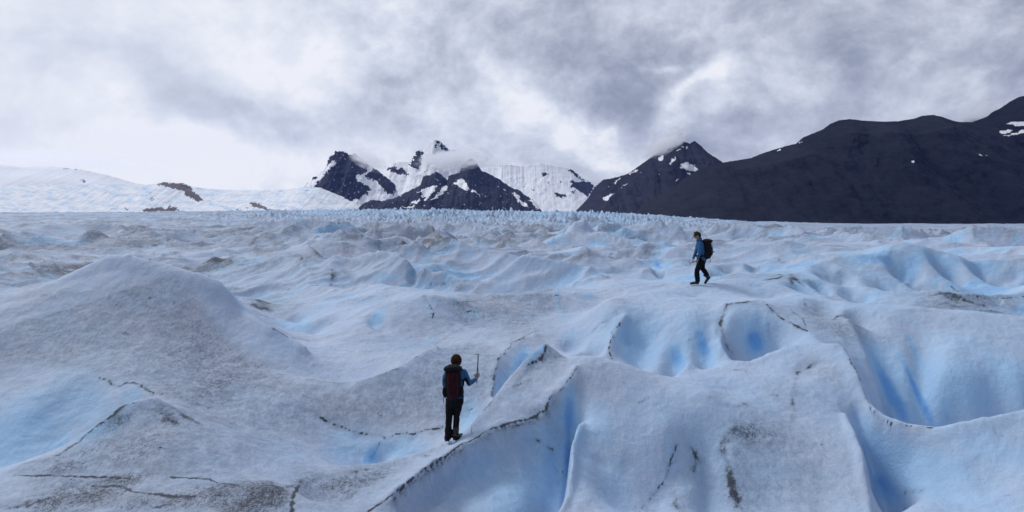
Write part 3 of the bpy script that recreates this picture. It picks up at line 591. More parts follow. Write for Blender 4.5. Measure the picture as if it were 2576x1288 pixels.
region(grey, .8, 4, 21, 32, (1160, 742), (1286, 732), (1400, 710), (1400, 790), (1330, 825), (1200, 830), (1120, 800))
region(grey, .7, 3, 16, 18.5, (1370, 872), (1430, 907), (1400, 940), (1300, 960), (1330, 900))
region(grey, .5, 12, 12, 18, (1830, 1060), (1990, 1060), (2100, 1040), (2150, 1150), (2180, 1288), (1880, 1288), (1830, 1150))
region(grey, .7, 6, 18, 25, (1990, 770), (2130, 790), (2170, 860), (2110, 870), (2040, 830)); region(grey, .8, 8, 25, 36, (2250, 790), (2390, 700), (2576, 755), (2576, 798))
region(grey, -.8, 6, 16, 24, (480, 700), (560, 715), (620, 800), (720, 870), (900, 880), (950, 930), (880, 950), (760, 940), (680, 910), (600, 840))  # white crust on the right flank, kept pale to paint the shading difference
# finer film over whole faces
for u_, v_, a_, b_, q_ in ((380, 760, 110, 60, .55), (330, 900, 170, 50, .6), (560, 960, 120, 50, .9), (480, 860, 70, 50, .8), (420, 1060, 60, 40, .7), (330, 1130, 160, 50, .9), (470, 1130, 120, 40, .7), (160, 1180, 120, 20, .8), (700, 1060, 160, 60, .75), (1060, 1000, 110, 70, .8), (1150, 930, 60, 60, .6), (1240, 760, 120, 30, .9), (1300, 810, 90, 40, .9), (120, 745, 90, 20, .7), (1400, 900, 36, 20, .9), (1330, 930, 30, 20, .5), (1240, 1040, 40, 26, .5), (1330, 1035, 50, 14, .5), (1930, 1110, 120, 60, .7), (1980, 1220, 120, 60, .6), (1970, 1000, 40, 40, .5), (2060, 930, 50, 30, .6), (2050, 790, 60, 26, .8), (1990, 790, 40, 30, .6), (60, 790, 90, 40, .5)):
    blob(grey, u_, v_, a_, b_, q_, deep=3)
for u_, v_, a_, b_, q_ in ((140, 1262, 90, 14, .62), (250, 1245, 110, 12, .6), (330, 1278, 90, 10, .6), (470, 1262, 100, 14, .62), (560, 1240, 120, 16, .7), (640, 1250, 90, 16, .66), (690, 1225, 90, 12, .66), (770, 1205, 60, 16, .66), (860, 1215, 110, 22, .58), (960, 1195, 70, 18, .5), (600, 1212, 60, 8, .5), (330, 1205, 80, 8, .4), (230, 1120, 60, 30, .34), (290, 1060, 50, 26, .42), (400, 1030, 40, 24, .5), (180, 1170, 90, 14, .36), (380, 1120, 120, 40, .22),
                           (1870, 1090, 60, 30, .6), (1850, 1150, 30, 50, .4), (1745, 1170, 26, 36, .3), (1700, 1260, 24, 30, .5), (2130, 830, 50, 26, .34), (2400, 770, 90, 12, .34), (480, 890, 90, 60, .22), (560, 960, 90, 30, .25)):
    blob(dirt, u_, v_, a_, b_, q_*.66, deep=3)
# broken tails of sediment scattered on the near ice
for _ in range(150):
    u0 = random.uniform(0, 2576); v0 = random.uniform(730, 1285)
    a = random.uniform(-.5, .5)+(.4 if u0 > 1700 else 0); l = random.uniform(6, 30)
    D(random.uniform(.012, .03), random.uniform(.25, .6), (u0, v0), (u0+l*math.cos(a), v0+l*math.sin(a)))
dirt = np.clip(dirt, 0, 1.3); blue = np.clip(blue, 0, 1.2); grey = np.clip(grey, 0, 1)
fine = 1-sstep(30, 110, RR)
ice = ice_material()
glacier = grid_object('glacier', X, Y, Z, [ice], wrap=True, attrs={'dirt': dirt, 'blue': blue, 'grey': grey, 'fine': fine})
tag(glacier, 'rolling fissured glacier ice with blue hollows and dark sediment seams', kind='structure')
def ground(x, y):
    rad = math.hypot(x, y); t = math.atan2(x, y)
    i = min(np.searchsorted(rr, rad), len(rr)-1); j = int(round((t-dense[0])/(dense[1]-dense[0])))
    f_ = (rad-rr[i-1])/(rr[i]-rr[i-1]); return float(Z[i-1, j]*(1-f_)+Z[i, j]*f_)
# ---------------------------------------------------------------- mountains
def mountain_material(name, rock, rock2, snow, scale):
    m, t = new_mat(name)
    tc = t.n('ShaderNodeTexCoord').outputs['Object']
    sn = t.n('ShaderNodeAttribute', attribute_name='snow').outputs['Fac']
    icy = t.n('ShaderNodeAttribute', attribute_name='blue').outputs['Fac']
    n1 = t.noise(tc, 3.0/scale, 6, .62); n2 = t.noise(tc, 14.0/scale, 5, .65); n3 = t.noise(tc, 60/scale, 3, .6)
    c = t.mix(t.ramp(t.m('ADD', t.m('MULTIPLY', n1, .6), t.m('MULTIPLY', n2, .45)), .38, .68), rock, rock2)
    s_ = t.ramp(t.m('ADD', sn, t.m('MULTIPLY', t.m('SUBTRACT', n3, .5), .5)), .42, .58)
    sc = t.mix(t.m('MULTIPLY', icy, t.ramp(n2, .35, .6)), snow, (.50, .68, .86))
    c = t.mix(s_, c, sc)
    b = t.n('ShaderNodeBsdfPrincipled'); t.link(c, b.inputs['Base Color']); b.inputs['Roughness'].default_value = .85
    b.inputs['Specular IOR Level'].default_value = .1
    bp = t.n('ShaderNodeBump'); bp.inputs['Distance'].default_value = scale*.02; bp.inputs['Strength'].default_value = .6
    t.link(t.m('ADD', n2, t.m('MULTIPLY', n3, .4)), bp.inputs['Height']); t.link(bp.outputs[0], b.inputs['Normal'])
    o = t.n('ShaderNodeOutputMaterial'); t.link(b.outputs[0], o.inputs[0]); return m
def inpoly(u, v, poly):
    c = np.zeros(u.shape, bool); n = len(poly)
    for i in range(n):
        x1, y1 = poly[i]; x2, y2 = poly[(i+1) % n]
        if y1 == y2: continue
        c ^= ((y1 > v) != (y2 > v)) & (u < (x2-x1)*(v-y1)/(y2-y1)+x1)
    return c
def Z4(*p): return [((900+a/2.576)/1.2422, (400+b/2.576)/1.2422) for a, b in p]
def Z7(*p): return [((1750+a/1.7766)/1.2422, (280+b/1.7766)/1.2422) for a, b in p]
def Z3(*p): return [((a/2.576)/1.2422, (450+b/2.576)/1.2422) for a, b in p]
def mountain(name, label, sky, Yr, depth, mat, base='rock', snow=(), rock=(), jag=1.0, step=1.1, rows=150, rough=1.0, vb=585, power=1.15, icy=0.0, back=.8, seed=0, edge=2.0, snow_noise=None, gully=1.0):
    u = np.arange(sky[0][0], sky[-1][0]+step, step)
    v = np.interp(u, [a[0] for a in sky], [a[1] for a in sky])
    v = v - jag*(1.3*perlin(u/7, u*0, 200+seed) + 1.6*perlin(u/2.6, u*0+3, 201+seed)*.6)
    zb = (VH-vb)/F*Yr
    x = (u-UC)/F*Yr; zr = (VH-v)/F*Yr; H = np.maximum(zr-zb, 1)
    t = np.concatenate([-np.linspace(1, 0, 26)[:-1], np.linspace(0, 1, rows)])[:, None]
    tt = np.abs(t)
    zz = zb + H[None]*(1-tt**(1/power))*np.where(t < 0, 1, 1)
    yy = Yr - np.where(t < 0, -depth*back, depth)*tt + 0*x[None]
    XX = x[None]+0*yy
    Hm = H.max(); env = np.minimum(tt*6, 1)*(1-tt*.3)
    # spurs run straight down the slope, gullies between them
    g1 = np.abs(perlin(XX/(Hm*.34)+.4*perlin(XX/Hm*2, zz/Hm*2, 9), zz/(Hm*1.3), 210+seed))
    g2 = np.abs(perlin(XX/(Hm*.13), zz/(Hm*.5), 211+seed)); g3 = fbm(XX/(Hm*.06), zz/(Hm*.08), 4, 212+seed)
    disp = -(g1*.46+g2*.20)*gully + g3*.09
    yy = yy - np.where(t < 0, -1, 1)*disp*Hm*env*rough*.8*-1
    zz = zz + env*Hm*.03*rough*fbm(XX/(Hm*.1), zz/(Hm*.1), 3, 220+seed)
    zz = np.minimum(zz, zr[None]+0*zz)
    PU = UC+F*XX/yy; PV = VH-F*zz/yy
    k = edge*2.3
    wu = PU + k*(1.7*perlin(PU/11, PV/8, 230)+1.3*perlin(PU/4.5, PV/4, 231)); wv = PV + k*(1.5*perlin(PU/12, PV/9, 232)+1.1*perlin(PU/4.2, PV/3.6, 233))
    sn = np.full(PU.shape, 0.0 if base == 'rock' else 1.0)
    for q in snow: sn[inpoly(wu, wv, q)] = 1
    for q in rock: sn[inpoly(wu, wv, q)] = 0
    if snow_noise:      # thin snow lying on ledges of the bare rock, and rock showing through
        led = fbm((PU+PV*.8)/16, (PV-PU*.7)/3.6, 3, 250+seed)+.3*fbm(PU/4, PV/4, 2, 255+seed)
        sn = np.where((sn < .5) & (led > snow_noise[0]), 1.0, sn); sn = np.where((sn > .5) & (fbm(PU/10, PV/5, 4, 260+seed) > snow_noise[1]) & (tt > .02), 0.0, sn)
    bl = np.clip(icy*(.5+1.3*fbm(PU/40, PV/9, 4, 240+seed)), 0, 1)
    o = grid_object(name, XX, yy, zz, [mat], attrs={'snow': sn, 'blue': bl})
    return tag(o, label, kind='structure')

mr = mountain_material('dark_rock', (.003, .005, .012), (.009, .011, .021), (.74, .77, .82), 300)
mb = mountain_material('slate_rock', (.014, .017, .031), (.026, .028, .044), (.93, .94, .97), 500)
mf = mountain_material('peak_rock', (.014, .017, .030), (.024, .026, .040), (.80, .82, .88), 400)
msn = mountain_material('snowfield', (.12, .105, .10), (.20, .17, .155), (.96, .97, .985), 500)
# G: the dark slope on the right
skyG = [(1585, 560), (1599, 548)] + Z7((450, 685), (470, 650), (490, 620), (550, 580), (620, 550), (680, 500), (750, 455), (820, 425), (905, 405), (1000, 390), (1060, 380), (1120, 355), (1180, 335), (1250, 315), (1310, 300), (1350, 265), (1400, 245), (1460, 220), (1500, 190), (1550, 170), (1610, 163), (1680, 172), (1800, 178), (1880, 175), (1970, 160), (2010, 145), (2070, 140), (2120, 150), (2180, 172), (2220, 180), (2290, 180), (2370, 150), (2400, 125), (2450, 100), (2500, 65), (2550, 40), (2576, 34)) + [(2700, 190), (2900, 170), (3150, 240)]
mountain('mountain', 'broad dark bare mountain slope filling the right horizon', skyG, 3000, 720, mr,
    snow=[Z7((2480, 190), (2500, 183), (2576, 180), (2600, 200), (2540, 205), (2515, 195)), Z7((2432, 232), (2475, 222), (2510, 222), (2500, 240), (2460, 246)), Z7((2455, 257), (2520, 245), (2560, 225), (2600, 215), (2600, 232), (2540, 248), (2490, 259)), Z7((1200, 340), (1225, 330), (1228, 337), (1205, 343)), Z7((1325, 296), (1340, 288), (1343, 292), (1330, 299)),
          Z7((1952, 396), (1962, 390), (1968, 400), (1958, 405)), Z7((2320, 358), (2340, 360), (2352, 368), (2335, 366)), Z7((1870, 176), (1886, 174), (1886, 178), (1872, 179)), Z7((2358, 366), (2368, 366), (2366, 370))], jag=.35, step=1.6, rows=230, rough=.62, vb=588, seed=1, edge=.8, power=1.0)
# far shoulder in cloud behind it
mountain('mountain', 'small snow flecked summit poking over the dark slope at far right', Z7((2150, 240), (2200, 190), (2230, 175), (2255, 158), (2290, 140), (2330, 150), (2420, 200)), 4200, 500, mb, snow=[Z7((2215, 180), (2235, 168), (2240, 174), (2225, 184)), ], jag=.8, vb=560, seed=2, rough=.5, rows=70)
# F: pyramid
skyF = Z7((60, 700), (90, 670), (150, 610), (190, 545), (240, 500), (300, 490), (370, 470), (430, 430), (500, 380), (540, 350), (600, 320), (660, 290), (690, 288), (720, 300), (745, 283), (780, 310), (820, 350), (860, 375), (905, 405), (990, 470), (1100, 560), (1250, 700))
mountain('mountain', 'dark pyramid peak with a square snow patch under its summit', skyF, 4500, 700, mf,
    snow=[Z7((668, 410), (710, 405), (740, 420), (768, 440), (750, 455), (700, 443), (675, 432)), Z7((235, 605), (265, 585), (298, 575), (285, 592), (262, 615), (250, 612)), Z7((292, 520), (335, 493), (338, 497), (300, 523)), Z7((375, 470), (420, 445), (432, 447), (400, 464)), Z7((600, 415), (640, 372), (645, 382), (615, 415)), Z7((695, 330), (710, 312), (705, 328)),
          Z7((668, 322), (690, 305), (685, 318)), Z7((640, 345), (665, 325), (662, 338)), Z7((700, 460), (725, 465), (720, 470)), Z7((640, 505), (660, 492), (662, 497), (645, 508)), Z7((348, 536), (365, 526), (366, 531)), Z7((545, 385), (575, 355), (580, 372), (560, 395)), Z7((335, 545), (345, 540), (344, 544)), Z7((260, 543), (270, 537), (268, 543))],
    jag=.9, snow_noise=(.68, 9), seed=3, rough=.62, edge=.9, rows=170)
# C: dark ridge with the central spur
skyC = Z4((520, 660), (560, 640), (620, 602), (680, 577), (760, 587), (850, 567), (920, 532), (1000, 492), (1060, 462), (1085, 440), (1066, 425), (1064, 402), (1100, 386), (1150, 377), (1175, 358), (1195, 352), (1215, 362), (1240, 378), (1262, 400), (1280, 418), (1290, 385), (1330, 372), (1380, 360), (1398, 300), (1440, 262), (1480, 240), (1510, 268), (1532, 305), (1560, 345), (1620, 368), (1700, 412), (1800, 482), (1840, 492), (1870, 505), (1900, 535), (1980, 582), (2010, 620), (2040, 665), (2080, 700))
mountain('mountain', 'long dark ridge with forked snow gullies in the centre of the horizon', skyC, 5600, 850, mb,
    snow=[Z4((1070, 505), (1110, 480), (1200, 460), (1195, 480), (1165, 535), (1100, 585), (1080, 585), (1120, 545), (1070, 560), (1085, 530)), Z4((1155, 582), (1200, 530), (1235, 480), (1275, 465), (1285, 475), (1275, 500), (1240, 535), (1190, 570)), Z4((985, 615), (1010, 590), (1060, 573), (1070, 580), (1030, 605)),
          Z4((1330, 430), (1360, 432), (1390, 402), (1400, 405), (1450, 468), (1455, 500), (1420, 495), (1380, 478)), Z4((1470, 492), (1500, 495), (1545, 540), (1545, 552), (1520, 525), (1480, 515)), Z4((1805, 512), (1855, 545), (1870, 570), (1905, 610), (1942, 650), (1900, 630), (1860, 600), (1830, 560)), Z4((1930, 580), (1970, 572), (2000, 590), (2030, 650), (1985, 640), (1960, 600)),
          Z4((900, 635), (960, 635), (1010, 622), (1035, 628), (960, 648)), Z4((1258, 385), (1290, 375), (1285, 400), (1280, 425)), Z4((1885, 590), (1925, 612), (1940, 630), (1915, 620)), Z4((1035, 512), (1055, 510), (1050, 525))], jag=1.1, snow_noise=(.52, .9), seed=4, rough=.75, edge=1.0, rows=190, back=.5)
# A: twin summits on the left
skyA = Z4((-60, 520), (0, 492), (60, 486), (110, 480), (150, 450), (200, 400), (240, 370), (300, 330), (320, 260), (330, 235), (370, 205), (380, 178), (392, 190), (410, 183), (432, 190), (445, 180), (470, 197), (500, 216), (540, 205), (580, 240), (640, 282), (700, 326), (760, 372), (820, 418), (860, 452), (872, 485), (862, 520), (900, 560), (960, 600), (1040, 660))
mountain('mountain', 'twin topped dark mountain laced with snow left of centre', skyA, 6100, 900, mb, base='snow',
    rock=[Z4((380, 178), (445, 176), (500, 214), (540, 200), (600, 255), (660, 300), (640, 330), (630, 360), (590, 378), (545, 375), (560, 420), (600, 450), (672, 478), (665, 495), (635, 500), (655, 530), (600, 545), (580, 570), (540, 580), (520, 625), (430, 640), (340, 632), (290, 640), (270, 580), (290, 575), (255, 540), (220, 520), (212, 470), (240, 425), (300, 370), (330, 330), (375, 305), (385, 262), (340, 245), (330, 232), (370, 200)),
          Z4((320, 255), (345, 240), (385, 250), (330, 300), (318, 300)), Z4((610, 392), (655, 355), (705, 325), (760, 370), (820, 415), (872, 465), (872, 500), (855, 530), (800, 530), (770, 500), (745, 460), (720, 430), (660, 410)), Z4((155, 580), (200, 575), (270, 565), (255, 600), (262, 640), (215, 640), (180, 615)), Z4((120, 475), (165, 435), (170, 440), (140, 468)), Z4((190, 400), (225, 385), (235, 400), (205, 425))],
    snow=[Z4((470, 370), (520, 380), (560, 410), (580, 470), (610, 490), (575, 500), (545, 455), (510, 470), (525, 440), (490, 425), (495, 390)), Z4((400, 560), (430, 545), (440, 520), (480, 515), (515, 530), (515, 595), (490, 600), (470, 575), (430, 572)), Z4((320, 445), (350, 412), (352, 420), (335, 450)), Z4((425, 262), (445, 275), (450, 290), (435, 280)), Z4((475, 440), (490, 450), (480, 465)), Z4((260, 515), (295, 517), (290, 528), (265, 525)), Z4((428, 340), (445, 342), (440, 365)), Z4((660, 415), (740, 430), (760, 450), (700, 435)), Z4((440, 400), (452, 398), (450, 412))], jag=1.2, snow_noise=(.50, .56), seed=5, gully=.7, rough=.75, edge=1.3, rows=170, icy=.15)
# B: snow peak in cloud, joined by a white saddle
skyB = Z4((500, 560), (620, 490), (700, 430), (780, 345), (840, 282), (900, 273), (980, 268), (1000, 232), (1020, 200), (1050, 170), (1085, 178), (1110, 150), (1150, 112), (1185, 90), (1220, 105), (1262, 140), (1292, 172), (1340, 172), (1380, 215), (1450, 280), (1600, 390), (1800, 520))
mountain('mountain', 'tall snow covered peak with its waist wrapped in cloud', skyB, 7000, 1000, mb, base='snow',
    rock=[Z4((980, 325), (990, 290), (1005, 245), (1045, 172), (1085, 185), (1080, 230), (1065, 260), (1070, 300), (1060, 325), (1010, 325)), Z4((780, 345), (815, 318), (860, 315), (920, 330), (975, 365), (980, 382), (930, 378), (870, 372), (830, 345)), Z4((1175, 90), (1225, 105), (1265, 145), (1292, 185), (1275, 195), (1235, 165), (1200, 125)), Z4((1180, 130), (1205, 140), (1195, 165), (1180, 150))],
    snow=[Z4((1010, 262), (1040, 255), (1045, 275), (1015, 280)), Z4((1030, 290), (1060, 285), (1062, 297)), Z4((1210, 110), (1235, 130), (1225, 140)), Z4((845, 330), (880, 338), (870, 348)), Z4((1040, 215), (1070, 212), (1065, 222))], jag=.9, snow_noise=(.45, .54), seed=6, gully=.3, rough=.6, edge=1.5, rows=140, icy=.25)
# E: distant ice cap
skyE = Z4((1300, 400), (1500, 330), (1560, 325), (1690, 312), (1720, 292), (1800, 296), (1900, 310), (1960, 296), (2040, 286), (2100, 296), (2200, 310), (2280, 330), (2330, 370), (2380, 405), (2430, 430), (2460, 462), (2500, 500), (2600, 560))
mountain('mountain', 'low white ice cap with small dark outcrops behind the central ridge', skyE, 7700, 1200, mb, base='snow',
    rock=[Z4((2265, 332), (2290, 330), (2330, 370), (2335, 390), (2380, 410), (2425, 432), (2330, 400), (2280, 360)), Z4((2270, 430), (2290, 420), (2300, 440), (2350, 430), (2430, 430), (2462, 465), (2440, 520), (2410, 560), (2395, 545), (2390, 520), (2350, 518), (2300, 480), (2262, 485), (2285, 455)), Z4((2145, 522), (2180, 520), (2245, 545), (2240, 560), (2160, 555)), Z4((1948, 497), (1985, 500), (1985, 510), (1955, 508)), Z4((2045, 372), (2070, 355), (2078, 380), (2055, 385)), Z4((2270, 515), (2300, 508), (2315, 522), (2290, 525)), Z4((2080, 434), (2105, 436), (2092, 443)), Z4((2175, 436), (2205, 436), (2190, 442)), Z4((1705, 312), (1720, 295), (1722, 300), (1712, 315)), Z4((1940, 315), (1962, 295), (1955, 310)), Z4((2020, 290), (2038, 285), (2036, 292)), Z4((2205, 355), (2222, 360), (2212, 366)), Z4((1800, 294), (1816, 304), (1805, 300))],
    snow=[Z4((2290, 470), (2340, 468), (2340, 476), (2295, 480))], jag=.8, snow_noise=(.7, .60), seed=7, gully=.12, rough=.4, edge=1.2, rows=150, icy=.35)
# snowfields on the left
skyS2 = [(-500, 470), (-200, 476)] + Z3((0, 352), (150, 332), (400, 330), (600, 325), (900, 322), (1250, 325), (1290, 315), (1320, 306), (1400, 312), (1480, 316), (1540, 343), (1700, 365), (1900, 372), (2200, 370), (2400, 354), (2480, 345), (2576, 352), (2700, 400), (2850, 460), (3000, 520))
mountain('icefall', 'pale blue icefall and snow slope with brown outcrops at far left', skyS2, 5600, 1000, msn, base='snow',
    rock=[Z3((-20, 290), (30, 300), (80, 300), (155, 325), (100, 340), (60, 338), (20, 310)), Z3((1255, 325), (1320, 303), (1390, 318), (1480, 314), (1530, 345), (1550, 380), (1640, 455), (1600, 462), (1540, 440), (1480, 405), (1500, 395), (1440, 365), (1380, 355), (1310, 330)), Z3((2005, 465), (2040, 465), (2100, 495), (2190, 530), (2150, 538), (2060, 510), (2015, 490)), Z3((1140, 530), (1200, 515), (1260, 512), (1350, 520), (1360, 500), (1440, 520), (1420, 538), (1300, 545), (1150, 540)), Z3((1000, 518), (1050, 528), (1010, 530)), Z3((1900, 535), (1940, 525), (1945, 538)), Z3((880, 520), (905, 524), (885, 528)), Z3((1965, 516), (2000, 512), (2000, 520)), Z3((1220, 430), (1232, 440), (1235, 465), (1225, 460))],
    snow=[Z3((1330, 325), (1380, 325), (1370, 332)), Z3((1410, 345), (1450, 348), (1480, 372), (1440, 362))], jag=.4, seed=8, rough=.25, edge=1.2, icy=.85, rows=170, vb=590, power=1.0, gully=.5)
skyS1 = [(-700, 430), (-300, 395), (0, 414), (60, 420), (130, 418), (200, 426), (270, 440), (345, 462), (420, 470), (560, 476), (760, 480), (800, 500), (900, 540)]
mountain('snowfield', 'white snowfield rising into bright cloud at the far left', skyS1, 8200, 2600, msn, base='snow', rock=[Z3((650, 285), (680, 282), (705, 300), (690, 308), (655, 296)), Z3((500, 178), (570, 180), (628, 190), (610, 210), (560, 195), (510, 190)), Z3((645, 185), (700, 190), (740, 220), (700, 212), (655, 205)), Z3((840, 215), (880, 238), (850, 228)), Z3((950, 250), (1050, 280), (1000, 268))], jag=.4, seed=9, rough=.2, edge=1.5, icy=.12, rows=110, vb=585, gully=.5)
# ---------------------------------------------------------------- sky, sun, camera
world = bpy.data.worlds.new('World'); scn.world = world; world.use_nodes = True
t = NT(world.node_tree)
SUN_EL, SUN_AZ = math.radians(47), math.radians(-48)      # azimuth measured from +Y towards +X
d = t.n('ShaderNodeTexCoord').outputs['Generated']
sep = t.n('ShaderNodeSeparateXYZ'); t.link(d, sep.inputs[0]); dx, dy, dz = sep.outputs
az = t.m('ARCTAN2', dx, dy); el = t.m('ARCSINE', dz)
# cloud sheet coordinates: the deck lies overhead and closes up towards the horizon
den = t.m('ADD', t.m('MAXIMUM', dz, 0.0), .22)
cp = t.n('ShaderNodeCombineXYZ'); t.link(t.m('DIVIDE', dx, den), cp.inputs[0]); t.link(t.m('DIVIDE', dy, den), cp.inputs[1])
cp = cp.outputs[0]
ae = t.n('ShaderNodeCombineXYZ'); t.link(az, ae.inputs[0]); t.link(t.m('MULTIPLY', el, 1.25), ae.inputs[1]); ae = ae.outputs[0]
nw = t.n('ShaderNodeTexNoise'); nw.inputs['Scale'].default_value = 5; nw.inputs['Detail'].default_value = 5; t.link(ae, nw.inputs['Vector'])
wv = t.n('ShaderNodeVectorMath', operation='SUBTRACT'); t.link(nw.outputs['Color'], wv.inputs[0]); wv.inputs[1].default_value = (.5, .5, .5)
wv2 = t.n('ShaderNodeVectorMath', operation='SCALE'); t.link(wv.outputs[0], wv2.inputs[0]); wv2.inputs['Scale'].default_value = .22
pl = t.n('ShaderNodeCombineXYZ'); t.link(az, pl.inputs[0]); t.link(el, pl.inputs[1])
wa = t.n('ShaderNodeVectorMath', operation='ADD'); t.link(pl.outputs[0], wa.inputs[0]); t.link(wv2.outputs[0], wa.inputs[1]); wp = wa.outputs[0]
def patch(u, v, ru, rv, rot, amt):
    a = math.atan((u-UC)/F); e = math.atan((VH-v)/F*math.cos(a))
    mp = t.n('ShaderNodeMapping', vector_type='TEXTURE'); t.link(wp, mp.inputs[0])
    mp.inputs['Location'].default_value = (a, e, 0); mp.inputs['Rotation'].default_value = (0, 0, math.radians(rot)); mp.inputs['Scale'].default_value = (ru/F, rv/F, 1)
    ml = t.n('ShaderNodeVectorMath', operation='MULTIPLY'); t.link(mp.outputs[0], ml.inputs[0]); ml.inputs[1].default_value = (1, 1, 0)
    dd = t.n('ShaderNodeVectorMath', operation='DOT_PRODUCT'); t.link(ml.outputs[0], dd.inputs[0]); t.link(ml.outputs[0], dd.inputs[1])
    return t.m('MULTIPLY', t.m('POWER', 2.7183, t.m('MULTIPLY', dd.outputs['Value'], -1.0)), amt)
base = t.m('ADD', .68, t.m('MULTIPLY', t.m('MAXIMUM', t.m('MINIMUM', az, .8), -.8), -.30))
tt = base
for q in ((60, 410, 460, 80, 0, .60), (30, 90, 260, 100, 0, .08), (600, 60, 330, 90, -20, .12), (760, 210, 150, 60, -25, .18), (560, 340, 260, 45, -8, .24), (330, 200, 300, 45, -12, -.12), (780, 290, 260, 26, -12, -.14),
          (1000, 225, 60, 28, 0, -.16), (1130, 110, 130, 60, 0, -.05), (1260, 240, 90, 60, -30, .14), (1420, 330, 150, 30, -18, .26), (1540, 370, 120, 22, -15, .16), (1480, 60, 300, 90, 0, -.10), (1560, 165, 190, 70, -10, -.16), (1330, 150, 130, 50, 0, -.05), (1590, 290, 150, 48, -12, -.20),
          (1720, 262, 70, 26, 15, .40), (1640, 188, 50, 16, -30, .26), (1770, 215, 60, 30, 20, .28), (1800, 300, 90, 20, 10, .20), (1720, 315, 45, 24, 0, .22), (1900, 330, 180, 60, 0, -.08), (2350, 150, 50, 22, 20, .16), (2000, 90, 200, 90, 0, -.03), (2250, 60, 300, 80, 0, -.05), (2150, 230, 300, 50, 0, -.03), (980, 140, 80, 50, 0, .10), (1150, 330, 180, 40, 0, .06), (1750, 60, 80, 80, 60, .07)):
    tt = t.m('ADD', tt, patch(*q))
n1 = t.noise(cp, 1.3, 7, .58, .6); n2 = t.noise(ae, 7, 9, .66, .2); n3 = t.noise(cp, 4.5, 6, .6, .3)
calm = t.ramp(az, -.42, -.05)       # the left of the sky is veiled and smooth
nz = t.m('ADD', t.m('MULTIPLY', t.m('SUBTRACT', n1, .5), .2), t.m('MULTIPLY', t.m('SUBTRACT', n2, .5), 1.75))
nz = t.m('ADD', nz, t.m('MULTIPLY', t.m('SUBTRACT', n3, .5), .2))
nz = t.m('ADD', nz, t.m('MULTIPLY', t.m('SUBTRACT', t.noise(ae, 19, 7, .62, .3), .5), .75))
tt = t.m('ADD', tt, t.m('MULTIPLY', nz, t.m('MULTIPLY_ADD', calm, .46, .34)))
cr = t.n('ShaderNodeValToRGB'); t.link(tt, cr.inputs[0]); e = cr.color_ramp.elements
stops = ((.05, (.22, .26, .335)), (.32, (.33, .365, .46)), (.55, (.50, .535, .645)), (.78, (.70, .75, .85)), (1.0, (.93, .94, .985)))
e[0].position = stops[0][0]; e[0].color = (*stops[0][1], 1); e[1].position = 1; e[1].color = (*stops[-1][1], 1)
for q_, c_ in stops[1:-1]: x_ = e.new(q_); x_.color = (*c_, 1)
# an overcast sky is brightest overhead
sky_gain = t.m('MULTIPLY', t.m('MULTIPLY_ADD', t.ramp(dz, .30, .75), .35, 1.0), t.m('MULTIPLY_ADD', t.ramp(dy, -.55, .35), .53, .47))  # unseen sky behind the camera is dimmed to darken the slopes facing it
skyt = t.n('ShaderNodeTexSky', sky_type='NISHITA', sun_disc=False); skyt.sun_elevation = SUN_EL; skyt.sun_rotation = SUN_AZ
bg1 = t.n('ShaderNodeBackground'); t.link(skyt.outputs[0], bg1.inputs[0]); bg1.inputs[1].default_value = .1
bg2 = t.n('ShaderNodeBackground'); t.link(cr.outputs[0], bg2.inputs[0]); t.link(sky_gain, bg2.inputs[1])
mx = t.n('ShaderNodeMixShader'); mx.inputs[0].default_value = .95; t.link(bg1.outputs[0], mx.inputs[1]); t.link(bg2.outputs[0], mx.inputs[2])
wo = t.n('ShaderNodeOutputWorld'); t.link(mx.outputs[0], wo.inputs[0])

sl_ = bpy.data.lights.new('sun', 'SUN'); sl_.energy = 1.45; sl_.angle = math.radians(14); sl_.color = (1, .98, .95)
so = link(bpy.data.objects.new('sun', sl_))
sd = Vector((math.sin(SUN_AZ)*math.cos(SUN_EL), math.cos(SUN_AZ)*math.cos(SUN_EL), math.sin(SUN_EL)))
so.rotation_euler = sd.to_track_quat('Z', 'Y').to_euler(); so.location = (0, 0, 60)

cam = bpy.data.cameras.new('camera'); co_ = link(bpy.data.objects.new('camera', cam)); co_.rotation_euler = (math.radians(90), 0, 0)
cam.lens = 36*F/2576; cam.sensor_width = 36; cam.shift_y = -(644-VH)/2576; cam.clip_start = .05; cam.clip_end = 60000
scn.camera = co_
scn.render.engine = 'CYCLES'; scn.view_settings.view_transform = 'Standard'; scn.view_settings.look = 'None'
scn.view_settings.exposure = 0; scn.view_settings.gamma = 1
scn.cycles.max_bounces = 8; scn.cycles.diffuse_bounces = 5; scn.cycles.volume_bounces = 6
scn.render.resolution_x = 1024; scn.render.resolution_y = 512
# ---------------------------------------------------------------- air
def box_object(name, lo, hi, mat):
    bm = bmesh.new(); bmesh.ops.create_cube(bm, size=1)
    for v in bm.verts: v.co = Vector([(lo[i]+hi[i])/2+v.co[i]*(hi[i]-lo[i]) for i in range(3)])
    me = bpy.data.meshes.new(name); bm.to_mesh(me); bm.free(); me.materials.append(mat); return link(bpy.data.objects.new(name, me))
hm = bpy.data.materials.new('haze'); hm.use_nodes = True; t = NT(hm.node_tree)
pv = t.n('ShaderNodeVolumePrincipled'); pv.inputs['Color'].default_value = (.26, .40, 1.0, 1); pv.inputs['Density'].default_value = 1.5e-5
o_ = t.n('ShaderNodeOutputMaterial'); t.link(pv.outputs[0], o_.inputs['Volume'])
hz = box_object('haze', (-7600, -5700, float(Z.min())-60), (7600, 9700, 1100), hm); tag(hz, kind='stuff')
